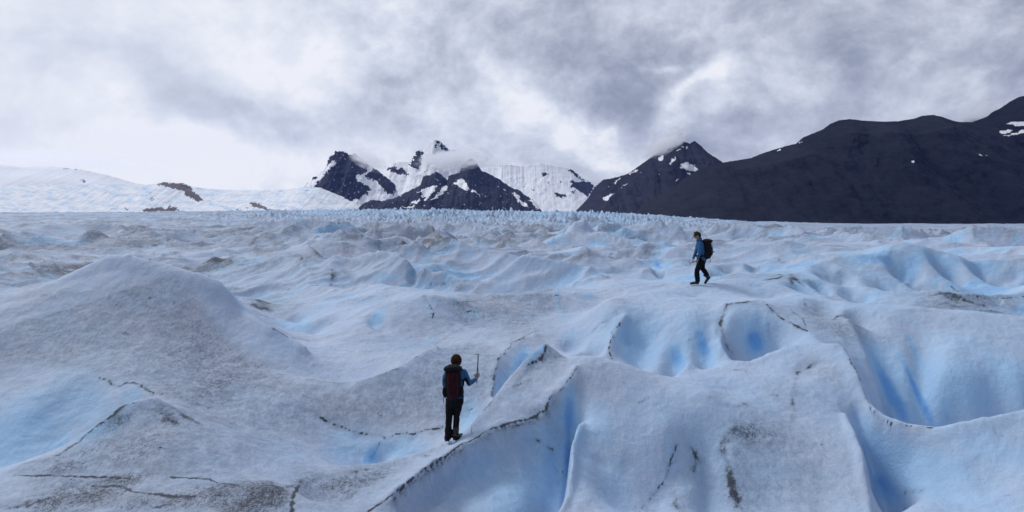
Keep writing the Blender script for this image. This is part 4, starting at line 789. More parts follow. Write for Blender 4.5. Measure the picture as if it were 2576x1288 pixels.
# cloud caught on the summits
def wisp(name, label, u, v, y, ru, rv, ry, dens, seed, rot=0):
    m = bpy.data.materials.new('mist'); m.use_nodes = True; t = NT(m.node_tree)
    c = t.n('ShaderNodeTexCoord').outputs['Object']
    ln = t.n('ShaderNodeVectorMath', operation='LENGTH'); 
    no = t.n('ShaderNodeTexNoise'); no.inputs['Scale'].default_value = 2.3; no.inputs['Detail'].default_value = 5; no.inputs['Roughness'].default_value = .6
    ad = t.n('ShaderNodeVectorMath', operation='ADD'); t.link(c, ad.inputs[0]); ad.inputs[1].default_value = (seed*7.3, 0, seed); t.link(ad.outputs[0], no.inputs['Vector'])
    t.link(c, ln.inputs[0])
    f = t.m('SUBTRACT', 1.0, ln.outputs['Value'])
    f = t.m('ADD', f, t.m('MULTIPLY', t.m('SUBTRACT', no.outputs[0], .53), 2.6))
    f = t.m('MULTIPLY', t.ramp(f, .0, 1.0), t.ramp(ln.outputs['Value'], 1.0, .75))
    p_ = t.n('ShaderNodeVolumePrincipled'); p_.inputs['Color'].default_value = (.97, .975, .99, 1); p_.inputs['Anisotropy'].default_value = .55; t.link(t.m('MULTIPLY', f, dens), p_.inputs['Density'])
    o = t.n('ShaderNodeOutputMaterial'); t.link(p_.outputs[0], o.inputs['Volume'])
    bm = bmesh.new(); bmesh.ops.create_icosphere(bm, subdivisions=3, radius=1.0); me = bpy.data.meshes.new(name); bm.to_mesh(me); bm.free(); me.materials.append(m)
    ob = link(bpy.data.objects.new(name, me)); ob.location = at(u, v, y); ob.scale = (ru/F*y, ry, rv/F*y); ob.rotation_euler = (0, math.radians(rot), 0)
    return tag(ob, label, kind='stuff')
wisp('mist', 'white cloud wrapped round the waist of the tall snow peak', 1135, 404, 5080, 105, 30, 260, .024, 1, -4)
wisp('mist', 'torn cloud streaming from the right side of the tall snow peak', 1185, 392, 6000, 60, 30, 300, .012, 6, 15)
wisp('mist', 'bright low cloud resting on the far left snowfield', 120, 402, 7700, 420, 34, 420, .004, 7, 3)
wisp('mist', 'thin cloud drifting off the twin topped mountain', 925, 402, 5500, 62, 28, 260, .012, 2, 25)
wisp('mist', 'cloud cap hiding the left shoulder of the pyramid peak', 1672, 362, 4250, 75, 30, 220, .035, 3, -30)
wisp('mist', 'cloud over the far right summit', 2462, 285, 3900, 60, 34, 200, .03, 4, 0)
scn.cycles.volume_step_rate = 1.0; scn.cycles.volume_max_steps = 128
# ---------------------------------------------------------------- people
def tube_bm(bm, pts, seg=14, side=(1, 0, 0), caps=True):
    """skin a chain of (x, y, z, ra, rb): ra across `side`, rb at right angles to it"""
    P = [Vector(q[:3]) for q in pts]; S0 = Vector(side); rings = []
    n = len(P); full = []
    for i, q in enumerate(pts):
        ra = q[3]; rb = q[4] if len(q) > 4 else ra
        tg = (P[min(i+1, n-1)]-P[max(i-1, 0)]).normalized()
        a = (S0-tg*S0.dot(tg)); a = a.normalized() if a.length > 1e-4 else tg.orthogonal().normalized()
        b = tg.cross(a); full.append((P[i], a, b, tg, ra, rb))
    lst = []
    if caps:
        p0, a, b, tg, ra, rb = full[0]
        for k in (80, 55, 28): c_ = math.radians(k); lst.append((p0-tg*min(ra, rb)*math.sin(c_), a, b, ra*math.cos(c_), rb*math.cos(c_)))
    for f_ in full: lst.append((f_[0], f_[1], f_[2], f_[4], f_[5]))
    if caps:
        p0, a, b, tg, ra, rb = full[-1]
        for k in (28, 55, 80): c_ = math.radians(k); lst.append((p0+tg*min(ra, rb)*math.sin(c_), a, b, ra*math.cos(c_), rb*math.cos(c_)))
    for c_, a, b, ra, rb in lst:
        rings.append([bm.verts.new(c_+a*(ra*math.cos(w))+b*(rb*math.sin(w))) for w in [2*math.pi*k/seg for k in range(seg)]])
    for r0, r1 in zip(rings[:-1], rings[1:]):
        for k in range(seg): bm.faces.new((r0[k], r0[(k+1) % seg], r1[(k+1) % seg], r1[k]))
    bm.faces.new(list(reversed(rings[0]))); bm.faces.new(rings[-1])
def finish(name, bm, mat, parent, voxel=None, smooth_it=3, noise_amp=0.0, noise_f=20):
    bmesh.ops.recalc_face_normals(bm, faces=bm.faces)
    me = bpy.data.meshes.new(name); bm.to_mesh(me); bm.free()
    ob = link(bpy.data.objects.new(name, me))
    if voxel:
        md = ob.modifiers.new('r', 'REMESH'); md.mode = 'VOXEL'; md.voxel_size = voxel
        if smooth_it: ms = ob.modifiers.new('s', 'SMOOTH'); ms.factor = .5; ms.iterations = smooth_it
        dg = bpy.context.evaluated_depsgraph_get(); new = bpy.data.meshes.new_from_object(ob.evaluated_get(dg)); new.name = name
        ob.modifiers.clear(); ob.data = new; bpy.data.meshes.remove(me); me = new
    if noise_amp:
        from mathutils import noise as mn
        me.calc_loop_triangles() if False else None
        nr = [v.normal.copy() for v in me.vertices]
        for v, n_ in zip(me.vertices, nr): v.co += n_*noise_amp*(mn.noise(v.co*noise_f)+.5*mn.noise(v.co*noise_f*2.3))
    me.materials.clear(); me.materials.append(mat)
    for f_ in me.polygons: f_.use_smooth = True
    ob.parent = parent; return ob
def tubes(name, chains, mat, parent, voxel=None, side=(1, 0, 0), seg=14, **k):
    bm = bmesh.new()
    if isinstance(chains[0], tuple): chains = [chains]
    for c_ in chains:
        sd_ = side
        if isinstance(c_, dict): sd_ = c_['side']; c_ = c_['pts']
        tube_bm(bm, c_, seg, sd_)
    return finish(name, bm, mat, parent, voxel, **k)
def rbox_bm(bm, c, sz, bev=.01, rot=None):
    r_ = bmesh.ops.create_cube(bm, size=1); vs = r_['verts']
    for v in vs:
        v.co = Vector((v.co[0]*sz[0], v.co[1]*sz[1], v.co[2]*sz[2]))
        if rot: v.co = rot @ v.co
        v.co += Vector(c)
    es = list({e_ for v in vs for e_ in v.link_edges}); bmesh.ops.bevel(bm, geom=es, offset=bev, segments=2, affect='EDGES', profile=.6)
def empty(name, loc, rz=0, label=None, cat=None):
    e_ = link(bpy.data.objects.new(name, None)); e_.location = loc; e_.rotation_euler = (0, 0, rz); e_.empty_display_size = .2
    return tag(e_, label, cat)
M_skin = simple_mat('skin', (.28, .17, .12), .55, .1); M_hair = simple_mat('hair', (.045, .024, .014), .75, .5, 60, .6)
M_jack = simple_mat('jacket_fabric', (.032, .11, .23), .72, .18, 22, .25); M_black = simple_mat('black_fabric', (.008, .008, .011), .8, .3, 25, .2)
M_tro = simple_mat('trouser_fabric', (.006, .006, .008), .85, .35, 18, .3); M_red = simple_mat('red_fabric', (.035, .003, .007), .7, .35, 20, .3); M_dred = simple_mat('maroon_fabric', (.028, .004, .008), .75, .3, 20, .3)
M_boot = simple_mat('boot_leather', (.012, .010, .009), .6, .4, 40, .3); M_yel = simple_mat('yellow_trim', (.16, .10, .02), .6); M_steel = simple_mat('steel', (.32, .33, .35), .35, .15, 40, 0, .9)
M_shaft = simple_mat('axe_shaft', (.010, .010, .013), .4, .2); M_glove = simple_mat('wool_glove', (.20, .20, .21), .9, .25, 70, .4); M_cap = simple_mat('cap_fabric', (.032, .02, .013), .8, .3, 40, .2); M_lip = simple_mat('lips', (.32, .12, .10), .5, .1); M_eye = simple_mat('eye', (.03, .02, .015), .2, .1)
def W_(o, side): return {'pts': o, 'side': side}

def hand(base, direction, palm_n, side, curl=1.2, s_=1.0, inflate=0.0):
    """palm, four unequal fingers bent towards palm_n and a thumb leaving the side of the palm"""
    d_ = Vector(direction).normalized(); n_ = Vector(palm_n).normalized(); w_ = Vector(side).normalized(); b_ = Vector(base); ch = []
    g = inflate
    ch.append(W_([tuple(b_+d_*.0)+(.024+g, .017+g), tuple(b_+d_*.04*s_)+(.036+g, .015+g), tuple(b_+d_*.085*s_)+(.038+g, .013+g)], tuple(w_)))
    for k, (o_, ln) in enumerate(((-.027, .070), (-.009, .080), (.009, .075), (.026, .060))):
        q = b_+d_*.088*s_+w_*o_*s_; a = 0; pts = [tuple(q-d_*.012)+(.0088+g,)]
        for j, f_ in enumerate((.42, .32, .26)):
            a += curl*(.75 if j == 0 else 1.0)*(.9+.06*k)
            dd = d_*math.cos(a)+n_*math.sin(a); q = q+dd*ln*f_*s_; pts.append(tuple(q)+(.0086-.0009*j+g,))
        ch.append(W_(pts, tuple(w_)))
    q = b_+d_*.028*s_-w_*.034*s_; dd = (d_*.6-w_*.5+n_*.6).normalized(); q2 = q+dd*.036*s_; dd2 = (d_*.35+n_*.75+w_*.5).normalized(); q3 = q2+dd2*.03*s_
    ch.append(W_([tuple(q)+(.012+g,), tuple(q2)+(.0105+g,), tuple(q3)+(.009+g,)], tuple(w_)))
    return ch
def head(c, fwd, up_=(0, 0, 1)):
    """skull, jaw, nose, brow, ears and neck root around the centre c"""
    f_ = Vector(fwd).normalized(); u_ = Vector(up_); u_ = (u_-f_*u_.dot(f_)).normalized(); r_ = f_.cross(u_); c = Vector(c)
    Q = lambda a, b, c_: tuple(c+f_*a+r_*b+u_*c_)
    return [W_([Q(-.012, 0, .065)+(.068, .088), Q(-.008, 0, .03)+(.077, .098), Q(.0, 0, -.01)+(.074, .094), Q(.014, 0, -.05)+(.062, .078), Q(.03, 0, -.085)+(.045, .052), Q(.042, 0, -.108)+(.026, .03)], tuple(r_)),
            W_([Q(.088, 0, .012)+(.010, .008), Q(.102, 0, -.012)+(.013, .012), Q(.108, 0, -.026)+(.015, .013)], tuple(r_)),
            W_([Q(.078, -.045, .022)+(.011,), Q(.089, 0, .024)+(.012,), Q(.078, .045, .022)+(.011,)], tuple(u_)),
            W_([Q(.083, -.022, -.058)+(.008,), Q(.092, 0, -.058)+(.010,), Q(.083, .022, -.058)+(.008,)], tuple(u_)),
            W_([Q(-.005, -.076, -.022)+(.007, .012), Q(-.008, -.082, .0)+(.007, .018), Q(-.012, -.08, .018)+(.007, .012)], tuple(r_)),
            W_([Q(-.005, .076, -.022)+(.007, .012), Q(-.008, .082, .0)+(.007, .018), Q(-.012, .08, .018)+(.007, .012)], tuple(r_))], Q, r_, u_
def face_bits(Q, r_, u_, parent):
    for s_ in (-1, 1):
        bm = bmesh.new(); bmesh.ops.create_uvsphere(bm, u_segments=12, v_segments=8, radius=.011)
        for v in bm.verts: v.co += Vector(Q(.082, .031*s_, .004))
        finish('eye', bm, M_eye, parent)
    tubes('mouth', [W_([Q(.093, -.02, -.060)+(.004,), Q(.1005, 0, -.061)+(.0048,), Q(.093, .02, -.060)+(.004,)], tuple(u_))], M_lip, parent, seg=8)
def boot(foot, toe_dir, up_, parent, sidev):
    """foot = heel point at sole level"""
    h = Vector(foot); f_ = Vector(toe_dir).normalized(); u_ = Vector(up_); u_ = (u_-f_*u_.dot(f_)).normalized(); s_ = Vector(sidev)
    Q = lambda a, b, c_: tuple(h+f_*a+s_*b+u_*c_)
    bt = tubes('boot', [W_([Q(.03, 0, .055)+(.046, .042), Q(.10, 0, .055)+(.050, .042), Q(.18, 0, .047)+(.053, .034), Q(.24, 0, .042)+(.046, .028), Q(.27, 0, .04)+(.034, .022)], tuple(s_)),
                        W_([Q(.045, 0, .05)+(.048, .05), Q(.05, 0, .12)+(.048, .056), Q(.045, 0, .20)+(.055, .062)], tuple(s_))], M_boot, parent, voxel=.006)
    bm = bmesh.new()
    out = []
    for a, w_ in ((-.012, .022), (.01, .038), (.07, .044), (.12, .042), (.19, .053), (.25, .046), (.285, .028), (.295, .012)): out.append((a, w_))
    lo = [bm.verts.new(Q(a, w_, 0)) for a, w_ in out]+[bm.verts.new(Q(a, -w_, 0)) for a, w_ in reversed(out)]
    hi = [bm.verts.new(Q(a, w_, .022)) for a, w_ in out]+[bm.verts.new(Q(a, -w_, .022)) for a, w_ in reversed(out)]
    n = len(lo); bm.faces.new(list(reversed(lo))); bm.faces.new(hi)
    for k in range(n): bm.faces.new((lo[k], lo[(k+1) % n], hi[(k+1) % n], hi[k]))
    finish('sole', bm, M_black, bt)
    tubes('ankle_trim', [W_([Q(.0, -.056, .10)+(.006,), Q(-.012, 0, .105)+(.006,), Q(.0, .056, .10)+(.006,), Q(.06, .058, .085)+(.006,)], tuple(u_))], M_yel, bt, seg=8)
    bm = bmesh.new()
    for a, w_ in ((.01, .03), (.07, .038), (.17, .045), (.24, .04), (.285, .015)):
        for sg in (-1, 1):
            r0 = bmesh.ops.create_cone(bm, segments=6, radius1=.009, radius2=.0012, depth=.034, cap_ends=True)
            mt = Matrix.Translation(Vector(Q(a, w_*sg, -.017))) @ (-u_).to_track_quat('Z', 'Y').to_matrix().to_4x4()
            for v in r0['verts']: v.co = mt @ v.co
    for sg in (-1, 1): tube_bm(bm, [Q(.0, .036*sg, -.001)+(.004,), Q(.12, .044*sg, -.001)+(.004,), Q(.26, .04*sg, -.001)+(.004,)], 6, tuple(s_))
    for a in (.03, .10, .19): tube_bm(bm, [Q(a, -.046, .0)+(.004,), Q(a, .046, .0)+(.004,)], 6, tuple(f_))
    tube_bm(bm, [Q(.16, -.052, .0)+(.005,), Q(.15, -.05, .06)+(.005,), Q(.15, 0, .095)+(.005,), Q(.15, .05, .06)+(.005,), Q(.16, .052, .0)+(.005,)], 6, tuple(f_))
    finish('crampon', bm, M_steel, bt)
    return bt
def curls(name, centre, rad, n, mat, parent, tail=None):
    """curly hair: a cap of short twisted locks"""
    bm = bmesh.new(); R_ = random.Random(5); c = Vector(centre)
    for k in range(n):
        z_ = R_.uniform(-.75, 1); a = R_.uniform(0, 6.283); q = math.sqrt(max(0, 1-z_*z_)); dv = Vector((q*math.cos(a), q*math.sin(a), z_))
        if dv.y > .55 and z_ < .45: continue
        b_ = c+Vector((dv.x*rad[0], dv.y*rad[1], dv.z*rad[2])); pts = []; tw = R_.uniform(0, 6.28)
        o1 = dv.orthogonal().normalized(); o2 = dv.cross(o1)
        for j in range(4): pts.append(tuple(b_+dv*(.003+.008*j)+(o1*math.cos(tw+j*1.7)+o2*math.sin(tw+j*1.7))*.009+Vector((0, 0, -.006*j)))+(.0085-.001*j,))
        tube_bm(bm, pts, 5)
    r_ = bmesh.ops.create_icosphere(bm, subdivisions=3, radius=1)
    for v in r_['verts']:
        q = v.co.copy()
        if q.y > .5 and q.z < .4: q *= .8
        v.co = c+Vector((q.x*rad[0]*1.0, q.y*rad[1]*1.0, q.z*rad[2]))
    if tail: tube_bm(bm, tail, 10)
    return finish(name, bm, mat, parent)

def backpack(loc, label, tilt=0, yaw=0, w=.33, red=True, deep=1.0):
    """pack standing behind a back: local -Y is outwards, z=0 the bottom, about .62 high"""
    e_ = empty('backpack', loc, yaw, label, 'backpack'); e_.rotation_euler = (tilt, 0, yaw)
    e_.scale = (1, deep, 1)
    side_m = M_black
    tubes('pack_body', [W_([(0, -.09, .03, w*.40, .075), (0, -.10, .10, w*.47, .10), (0, -.105, .25, w*.50, .115), (0, -.10, .40, w*.50, .11), (0, -.095, .52, w*.46, .095)], (1, 0, 0))], side_m, e_, voxel=.012, noise_amp=.005, noise_f=14)
    pn = tubes('front_panel', [W_([(0, -.165, .04, w*.27, .045), (0, -.19, .14, w*.33, .05), (0, -.195, .28, w*.33, .05), (0, -.185, .42, w*.33, .045), (0, -.175, .50, w*.30, .035)], (1, 0, 0))], M_red if red else M_dred, e_, voxel=.012, noise_amp=.006, noise_f=16)
    for sx in (-.055, .055):
        tubes('strap', [W_([(sx, -.225, .06, .007, .004), (sx, -.246, .15, .007, .004), (sx, -.250, .28, .007, .004), (sx, -.236, .42, .007, .004), (sx*.9, -.215, .54, .007, .004)], (1, 0, 0))], M_black, pn, seg=8)
    tubes('daisy_chain', [W_([(0.004*(-1)**k, -.246-.004*(k % 2), .12+.03*k, .006, .005) for k in range(10)], (1, 0, 0))], M_black, pn, seg=6)
    lid = tubes('lid', [W_([(-w*.40, -.12, .575, .10, .055), (-w*.2, -.125, .60, .12, .065), (w*.2, -.125, .60, .12, .065), (w*.40, -.12, .575, .10, .055)], (0, 1, 0))], M_black, e_, voxel=.012, noise_amp=.005, noise_f=15)
    for sx in (-1, 1):
        tubes('side_pocket', [W_([(sx*w*.48, -.09, .04, .035, .06), (sx*w*.53, -.09, .12, .04, .07), (sx*w*.52, -.09, .20, .03, .065)], (1, 0, 0))], M_black, e_, voxel=.010)
        tubes('compression_strap', [W_([(sx*w*.52, -.01, .34, .007, .004), (sx*w*.56, -.10, .35, .007, .004), (sx*w*.42, -.19, .345, .007, .004)], (0, 0, 1))], M_black, e_, seg=8)
        tubes('buckle', [(sx*w*.565, -.09, .335, .010, .007), (sx*w*.565, -.09, .365, .010, .007)], M_black, e_, seg=8)
        tubes('hip_belt', [W_([(sx*w*.38, -.04, .10, .035, .014), (sx*(w*.40+.05), .06/deep, .09, .032, .012), (sx*(w*.36), .20/deep, .08, .025, .010), (sx*.03, .245/deep, .075, .014, .006)], (0, 0, 1))], M_black, e_, seg=10)
        tubes('shoulder_strap', [W_([(sx*.075, -.02, .56, .024, .010), (sx*.10, .04/deep, .61, .028, .011), (sx*.115, .11/deep, .585, .028, .011), (sx*.115, .15/deep, .48, .028, .010), (sx*.13, .14/deep, .33, .02, .008), (sx*.165, .06, .17, .012, .006)], (1, 0, 0))], M_black, e_, seg=10)
        tubes('strap_end', [(sx*w*.54, -.02, .13, .006, .003), (sx*w*.57, -.01, .02, .006, .003), (sx*w*.60, -.02, -.10, .006, .003)], M_black, e_, seg=6)
    return e_

def ice_axe(loc, label, rot):
    e_ = empty('ice_axe', loc, 0, label, 'ice axe'); e_.rotation_euler = rot
    tubes('shaft', [(0, 0, -.17, .010, .014), (0, 0, .10, .011, .015), (0, 0, .37, .011, .015)], M_shaft, e_, seg=12)
    tubes('spike', [(0, 0, -.175, .009), (0, 0, -.21, .006), (0, 0, -.235, .0015)], M_steel, e_, seg=8)
    bm = bmesh.new()
    tube_bm(bm, [(0, 0, .36, .013, .017), (0, 0, .395, .012, .017)], 10)
    tube_bm(bm, [(0, 0, .385, .012, .010), (-.035, 0, .390, .011, .006), (-.075, 0, .378, .009, .004), (-.115, 0, .352, .003, .002)], 8, (0, 0, 1))
    finish('pick', bm, M_steel, e_)
    bm = bmesh.new(); tube_bm(bm, [(0, 0, .388, .010, .010), (.03, 0, .388, .006, .018), (.055, 0, .380, .005, .030), (.072, 0, .370, .002, .034)], 8, (0, 0, 1)); finish('adze', bm, M_steel, e_)
    tubes('wrist_leash', [(.012, .006, .10, .004), (.03, .01, .02, .004), (.02, .015, -.03, .004), (.0, .012, .0, .004), (.008, .006, .09, .004)], M_black, e_, seg=6)
    return e_

# ---- first hiker: back to the camera, axe held up in the right hand
i_, j_ = hit(1143, 1111)
PX, PY = X[i_, j_], Y[i_, j_]
PY = PY - .02
def stand(x, y): return ground(x, y)
gz = stand(PX, PY)
h1 = tubes('person', (lambda hd: hd+[
    W_([(.03, 0, 1.50, .052, .055), (.025, .01, 1.44, .06, .06)], (1, 0, 0)),
    W_([(.0, 0, .90, .15, .11), (.005, .0, 1.05, .13, .095), (.015, .0, 1.22, .155, .105), (.022, 0, 1.36, .175, .10), (.025, 0, 1.42, .11, .08)], (1, 0, 0)),
    W_([(-.085, 0, .90, .09, .10), (-.10, .01, .70, .078, .085), (-.115, .02, .50, .056, .062), (-.125, .0, .30, .052, .058), (-.135, -.01, .12, .036, .042)], (1, 0, 0)),
    W_([(.085, 0, .90, .09, .10), (.065, .01, .70, .078, .085), (.035, .03, .50, .056, .062), (.02, .02, .30, .052, .058), (.005, .0, .12, .036, .042)], (1, 0, 0)),
    W_([(.18, 0, 1.38, .052), (.235, .01, 1.27, .046), (.285, .03, 1.15, .038)], (0, 1, 0)), W_([(.285, .03, 1.15, .038), (.35, .10, 1.18, .034), (.41, .15, 1.215, .026)], (0, 0, 1)),
    W_([(-.135, 0, 1.38, .052), (-.185, .02, 1.27, .046), (-.20, .06, 1.13, .038)], (0, 1, 0)), W_([(-.20, .06, 1.13, .038), (-.185, .17, 1.12, .033), (-.16, .27, 1.15, .026)], (0, 0, 1)),
    W_([(-.14, 0, .06, .04, .035), (-.14, .12, .05, .04, .03)], (1, 0, 0)), W_([(.0, 0, .06, .04, .035), (.03, .11, .05, .04, .03)], (1, 0, 0))]
    + hand((.42, .155, 1.225), (.35, .1, .92), (-.15, .95, -.1), (.9, .05, -.35), 1.15) + hand((-.155, .285, 1.155), (.2, .95, .15), (.6, 0, -.7), (.6, 0, .7), .5))(head((.032, .005, 1.60), (.15, 1, -.05))[0]),
    M_skin, None, voxel=.0065, smooth_it=2)
h1.location = (PX, PY, gz); h1.rotation_euler = (0, 0, 0)
tag(h1, 'person seen from behind in blue jacket with red backpack raising an ice axe', 'person')
_, Qf, rf, uf = head((.032, .005, 1.60), (.15, 1, -.05)); face_bits(Qf, rf, uf, h1)
curls('hair', (.03, -.006, 1.628), (.077, .093, .098), 520, M_hair, h1, tail=[(.03, -.05, 1.60, .07, .05), (.03, -.062, 1.53, .06, .045), (.03, -.065, 1.47, .045, .03)])
jk = tubes('jacket', [
    W_([(.005, 0, .885, .180, .140), (.005, .0, .95, .172, .130), (.01, .0, 1.05, .155, .118), (.015, .0, 1.20, .175, .128), (.022, 0, 1.34, .198, .122), (.025, 0, 1.42, .13, .10), (.027, 0, 1.46, .08, .08)], (1, 0, 0)),
    W_([(.175, 0, 1.375, .072), (.235, .01, 1.265, .062), (.288, .03, 1.145, .052)], (0, 1, 0)), W_([(.285, .03, 1.145, .052), (.35, .10, 1.178, .048), (.405, .148, 1.21, .038)], (0, 0, 1)),
    W_([(-.13, 0, 1.375, .072), (-.188, .02, 1.265, .062), (-.205, .06, 1.125, .054)], (0, 1, 0)), W_([(-.205, .06, 1.125, .054), (-.19, .17, 1.115, .046), (-.165, .265, 1.145, .036)], (0, 0, 1)),
    W_([(-.05, -.04, 1.47, .035), (.03, -.085, 1.48, .04), (.11, -.04, 1.475, .035)], (0, 0, 1)), W_([(.11, -.04, 1.475, .033), (.10, .04, 1.46, .03), (.03, .07, 1.45, .03), (-.05, .03, 1.46, .03), (-.05, -.04, 1.47, .03)], (0, 0, 1))],
    M_jack, h1, voxel=.010, smooth_it=3, noise_amp=.006, noise_f=13)
tubes('side_panel', [W_([(.215, -.035, 1.30, .030, .020), (.232, -.032, 1.24, .034, .020), (.262, -.02, 1.17, .026, .016), (.285, -.02, 1.125, .014, .012)], (1, 0, 0)), W_([(.185, -.03, 1.24, .014, .06), (.175, -.03, 1.12, .012, .06)], (1, 0, 0))], M_black, jk, voxel=.008)
tubes('trousers', [
    W_([(.0, 0, .93, .158, .118), (.0, -.01, .86, .178, .135), (.0, -.005, .78, .175, .125)], (1, 0, 0)),
    W_([(-.085, 0, .84, .095, .115), (-.10, .01, .70, .088, .10), (-.115, .02, .50, .066, .074), (-.125, .0, .30, .066, .078), (-.13, -.01, .16, .070, .082), (-.132, -.01, .10, .072, .08)], (1, 0, 0)),
    W_([(.085, 0, .84, .095, .115), (.065, .01, .70, .088, .10), (.038, .03, .50, .064, .074), (.024, .02, .30, .062, .076), (.014, .0, .16, .064, .08), (.01, .0, .10, .064, .078)], (1, 0, 0))], M_tro, h1, voxel=.010, noise_amp=.009, noise_f=11)
tubes('glove', hand((.42, .155, 1.225), (.35, .1, .92), (-.15, .95, -.1), (.9, .05, -.35), 1.15, 1.0, .0045)+[W_([(.395, .145, 1.205, .038), (.425, .155, 1.23, .036)], (0, 0, 1))], M_glove, h1, voxel=.005, smooth_it=2)
boot((-.14, -.05, .022), (-.15, 1, .0), (0, 0, 1), h1, (1, .15, 0)); boot((.0, -.06, .045), (.50, .86, .06), (0, 0, 1), h1, (.86, -.50, 0))
backpack((PX-.02, PY-.085, gz+.90), 'black backpack with red front panel worn by the person raising an axe', 0, 0, .33)
ice_axe((PX+.437, PY+.215, gz+1.31), 'ice axe with black shaft held upright in the grey gloved hand', (0, math.radians(3), 0))

# ---- second hiker: side on, walking left with head bowed
i_, j_ = hit(1770, 722)
QX, QY = X[i_, j_], Y[i_, j_]+.35
gz2 = ground(QX, QY)
hx = .18      # the front foot lands at hx to the left of the body's centre
HC = (-.145, 0, 1.65)
hd, Qf, rf, uf = head(HC, (-.74, 0, -.67))
ank = (.245, .07, .27)
h2 = tubes('person', hd+[
    W_([(-.085, 0, 1.58, .05, .052), (-.055, 0, 1.48, .06, .06)], (0, 1, 0)),
    W_([(.03, 0, .90, .145, .12), (.03, 0, 1.05, .13, .11), (.0, 0, 1.22, .155, .12), (-.03, 0, 1.38, .175, .11), (-.045, 0, 1.44, .10, .08)], (0, 1, 0)),
    W_([(.02, -.08, .90, .09, .10), (-.06, -.085, .70, .078, .088), (-.155, -.09, .49, .056, .062), (-.155, -.09, .28, .052, .058), (-.13, -.09, .10, .036, .042)], (0, 1, 0)),
    W_([(.03, .08, .90, .09, .10), (.05, .08, .70, .078, .086), (.075, .075, .52, .056, .062), (.17, .07, .39, .05, .055), ank+(.036, .042)], (0, 1, 0)),
    W_([(-.05, -.185, 1.39, .052), (-.07, -.215, 1.24, .046), (-.08, -.215, 1.10, .038)], (0, 1, 0)), W_([(-.08, -.215, 1.10, .038), (-.12, -.19, .98, .033), (-.155, -.16, .88, .026)], (0, 1, 0)),
    W_([(-.05, .185, 1.39, .052), (-.08, .215, 1.24, .046), (-.12, .22, 1.10, .038)], (0, 1, 0)), W_([(-.12, .22, 1.10, .038), (-.17, .22, .97, .033), (-.215, .21, .86, .026)], (0, 1, 0)),
    W_([(-.12, -.09, .06, .04), (-.24, -.09, .045, .035)], (0, 1, 0)), W_([(.26, .07, .24, .038), (.21, .07, .16, .035)], (0, 1, 0))]
    + hand((-.155, -.16, .875), (-.2, .05, -.97), (.2, .95, .1), (-.97, .1, .2), .4) + hand((-.218, .21, .85), (-.35, 0, -.93), (.5, -.2, -.6), (0, 1, 0), 1.15),
    M_skin, None, voxel=.0065, smooth_it=2)
h2.location = (QX, QY, gz2)
tag(h2, 'person in blue jacket and brown cap walking left with head bowed', 'person')
face_bits(Qf, rf, uf, h2)
tubes('hair', [W_([(-.075, 0, 1.70, .072, .07), (-.055, 0, 1.65, .074, .062), (-.05, 0, 1.60, .062, .05)], (0, 1, 0))], M_hair, h2, voxel=.008, noise_amp=.006, noise_f=40)
cp_ = tubes('cap', [W_([Qf(-.03, 0, .030)+(.092, .112), Qf(-.022, 0, .085)+(.084, .10), Qf(-.018, 0, .115)+(.058, .07), Qf(-.018, 0, .125)+(.03, .035)], tuple(rf))], M_cap, h2, voxel=.006)
bm = bmesh.new(); tube_bm(bm, [Qf(.05, 0, .052)+(.075, .012), Qf(.10, 0, .048)+(.070, .006), Qf(.145, 0, .036)+(.056, .005), Qf(.165, 0, .03)+(.03, .004)], 14, tuple(rf)); finish('visor', bm, M_cap, cp_)
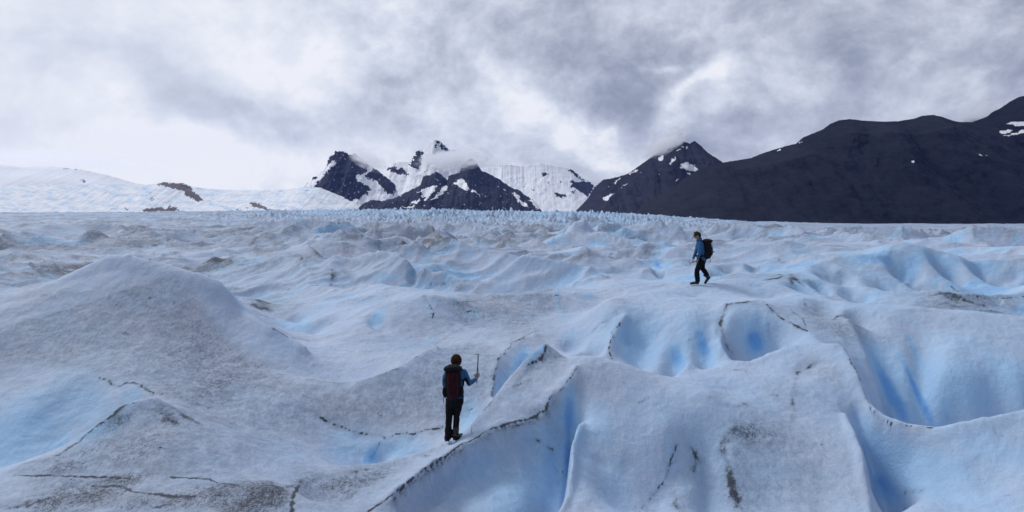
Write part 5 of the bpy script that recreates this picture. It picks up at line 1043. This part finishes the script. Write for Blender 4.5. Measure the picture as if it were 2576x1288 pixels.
jk2 = tubes('jacket', [
    W_([(.035, 0, .86, .185, .155), (.035, 0, .95, .178, .15), (.03, 0, 1.05, .16, .135), (.0, 0, 1.22, .178, .145), (-.03, 0, 1.37, .198, .135), (-.045, 0, 1.45, .12, .10), (-.06, 0, 1.50, .085, .085)], (0, 1, 0)),
    W_([(-.05, -.182, 1.385, .074), (-.07, -.215, 1.24, .068), (-.082, -.218, 1.10, .060)], (0, 1, 0)), W_([(-.082, -.218, 1.10, .060), (-.12, -.19, .98, .052), (-.15, -.165, .90, .042)], (0, 1, 0)),
    W_([(-.05, .182, 1.385, .074), (-.08, .215, 1.24, .066), (-.12, .22, 1.10, .058)], (0, 1, 0)), W_([(-.12, .22, 1.10, .058), (-.17, .22, .97, .050), (-.205, .212, .88, .040)], (0, 1, 0)),
    W_([(-.02, -.07, 1.52, .038), (.0, 0, 1.55, .042), (-.02, .07, 1.52, .038)], (0, 0, 1)), W_([(-.02, .07, 1.52, .034), (-.10, .06, 1.50, .034), (-.135, 0, 1.49, .034), (-.10, -.06, 1.50, .034), (-.02, -.07, 1.52, .034)], (0, 0, 1))],
    M_jack, h2, voxel=.010, noise_amp=.006, noise_f=13)
tubes('trousers', [
    W_([(.03, 0, .90, .165, .135), (.035, 0, .82, .17, .145), (.03, 0, .76, .16, .13)], (0, 1, 0)),
    W_([(.02, -.08, .86, .098, .125), (-.06, -.085, .68, .088, .108), (-.150, -.09, .49, .074, .088), (-.155, -.09, .30, .076, .088), (-.13, -.09, .13, .074, .082)], (0, 1, 0)),
    W_([(.03, .08, .86, .098, .125), (.05, .08, .68, .088, .105), (.075, .075, .52, .074, .085), (.16, .07, .41, .072, .08), (.225, .07, .31, .07, .075)], (0, 1, 0))], M_tro, h2, voxel=.010, noise_amp=.009, noise_f=11)
boot((-.10, -.09, .022), (-1, 0, -.03), (0, 0, 1), h2, (0, 1, 0)); boot((.335, .07, .235), (-.62, 0, -.79), (-.79, 0, .62), h2, (0, 1, 0))
b2 = backpack((QX+.035, QY, gz2+.88), 'dark maroon backpack worn by the walking person in the brown cap', 0, math.radians(90), .34, red=False, deep=1.4)
b2.rotation_euler = (0, math.radians(-4), math.radians(90))
tubes('bottle_loop', [(.06, -.235, .24, .010), (.06, -.29, .235, .010), (.06, -.31, .215, .010), (.06, -.27, .20, .010), (.06, -.23, .20, .010)], M_black, b2, seg=8)
tubes('bedroll_strap', [(-.05, -.17, .05, .014, .006), (-.05, -.19, -.04, .014, .006), (-.05, -.19, -.14, .014, .006)], M_black, b2, seg=8)
ice_axe((QX+.027, QY+.205, gz2+.833), 'ice axe carried low beside the walking person\'s thigh', (0, math.radians(110.5), math.pi))
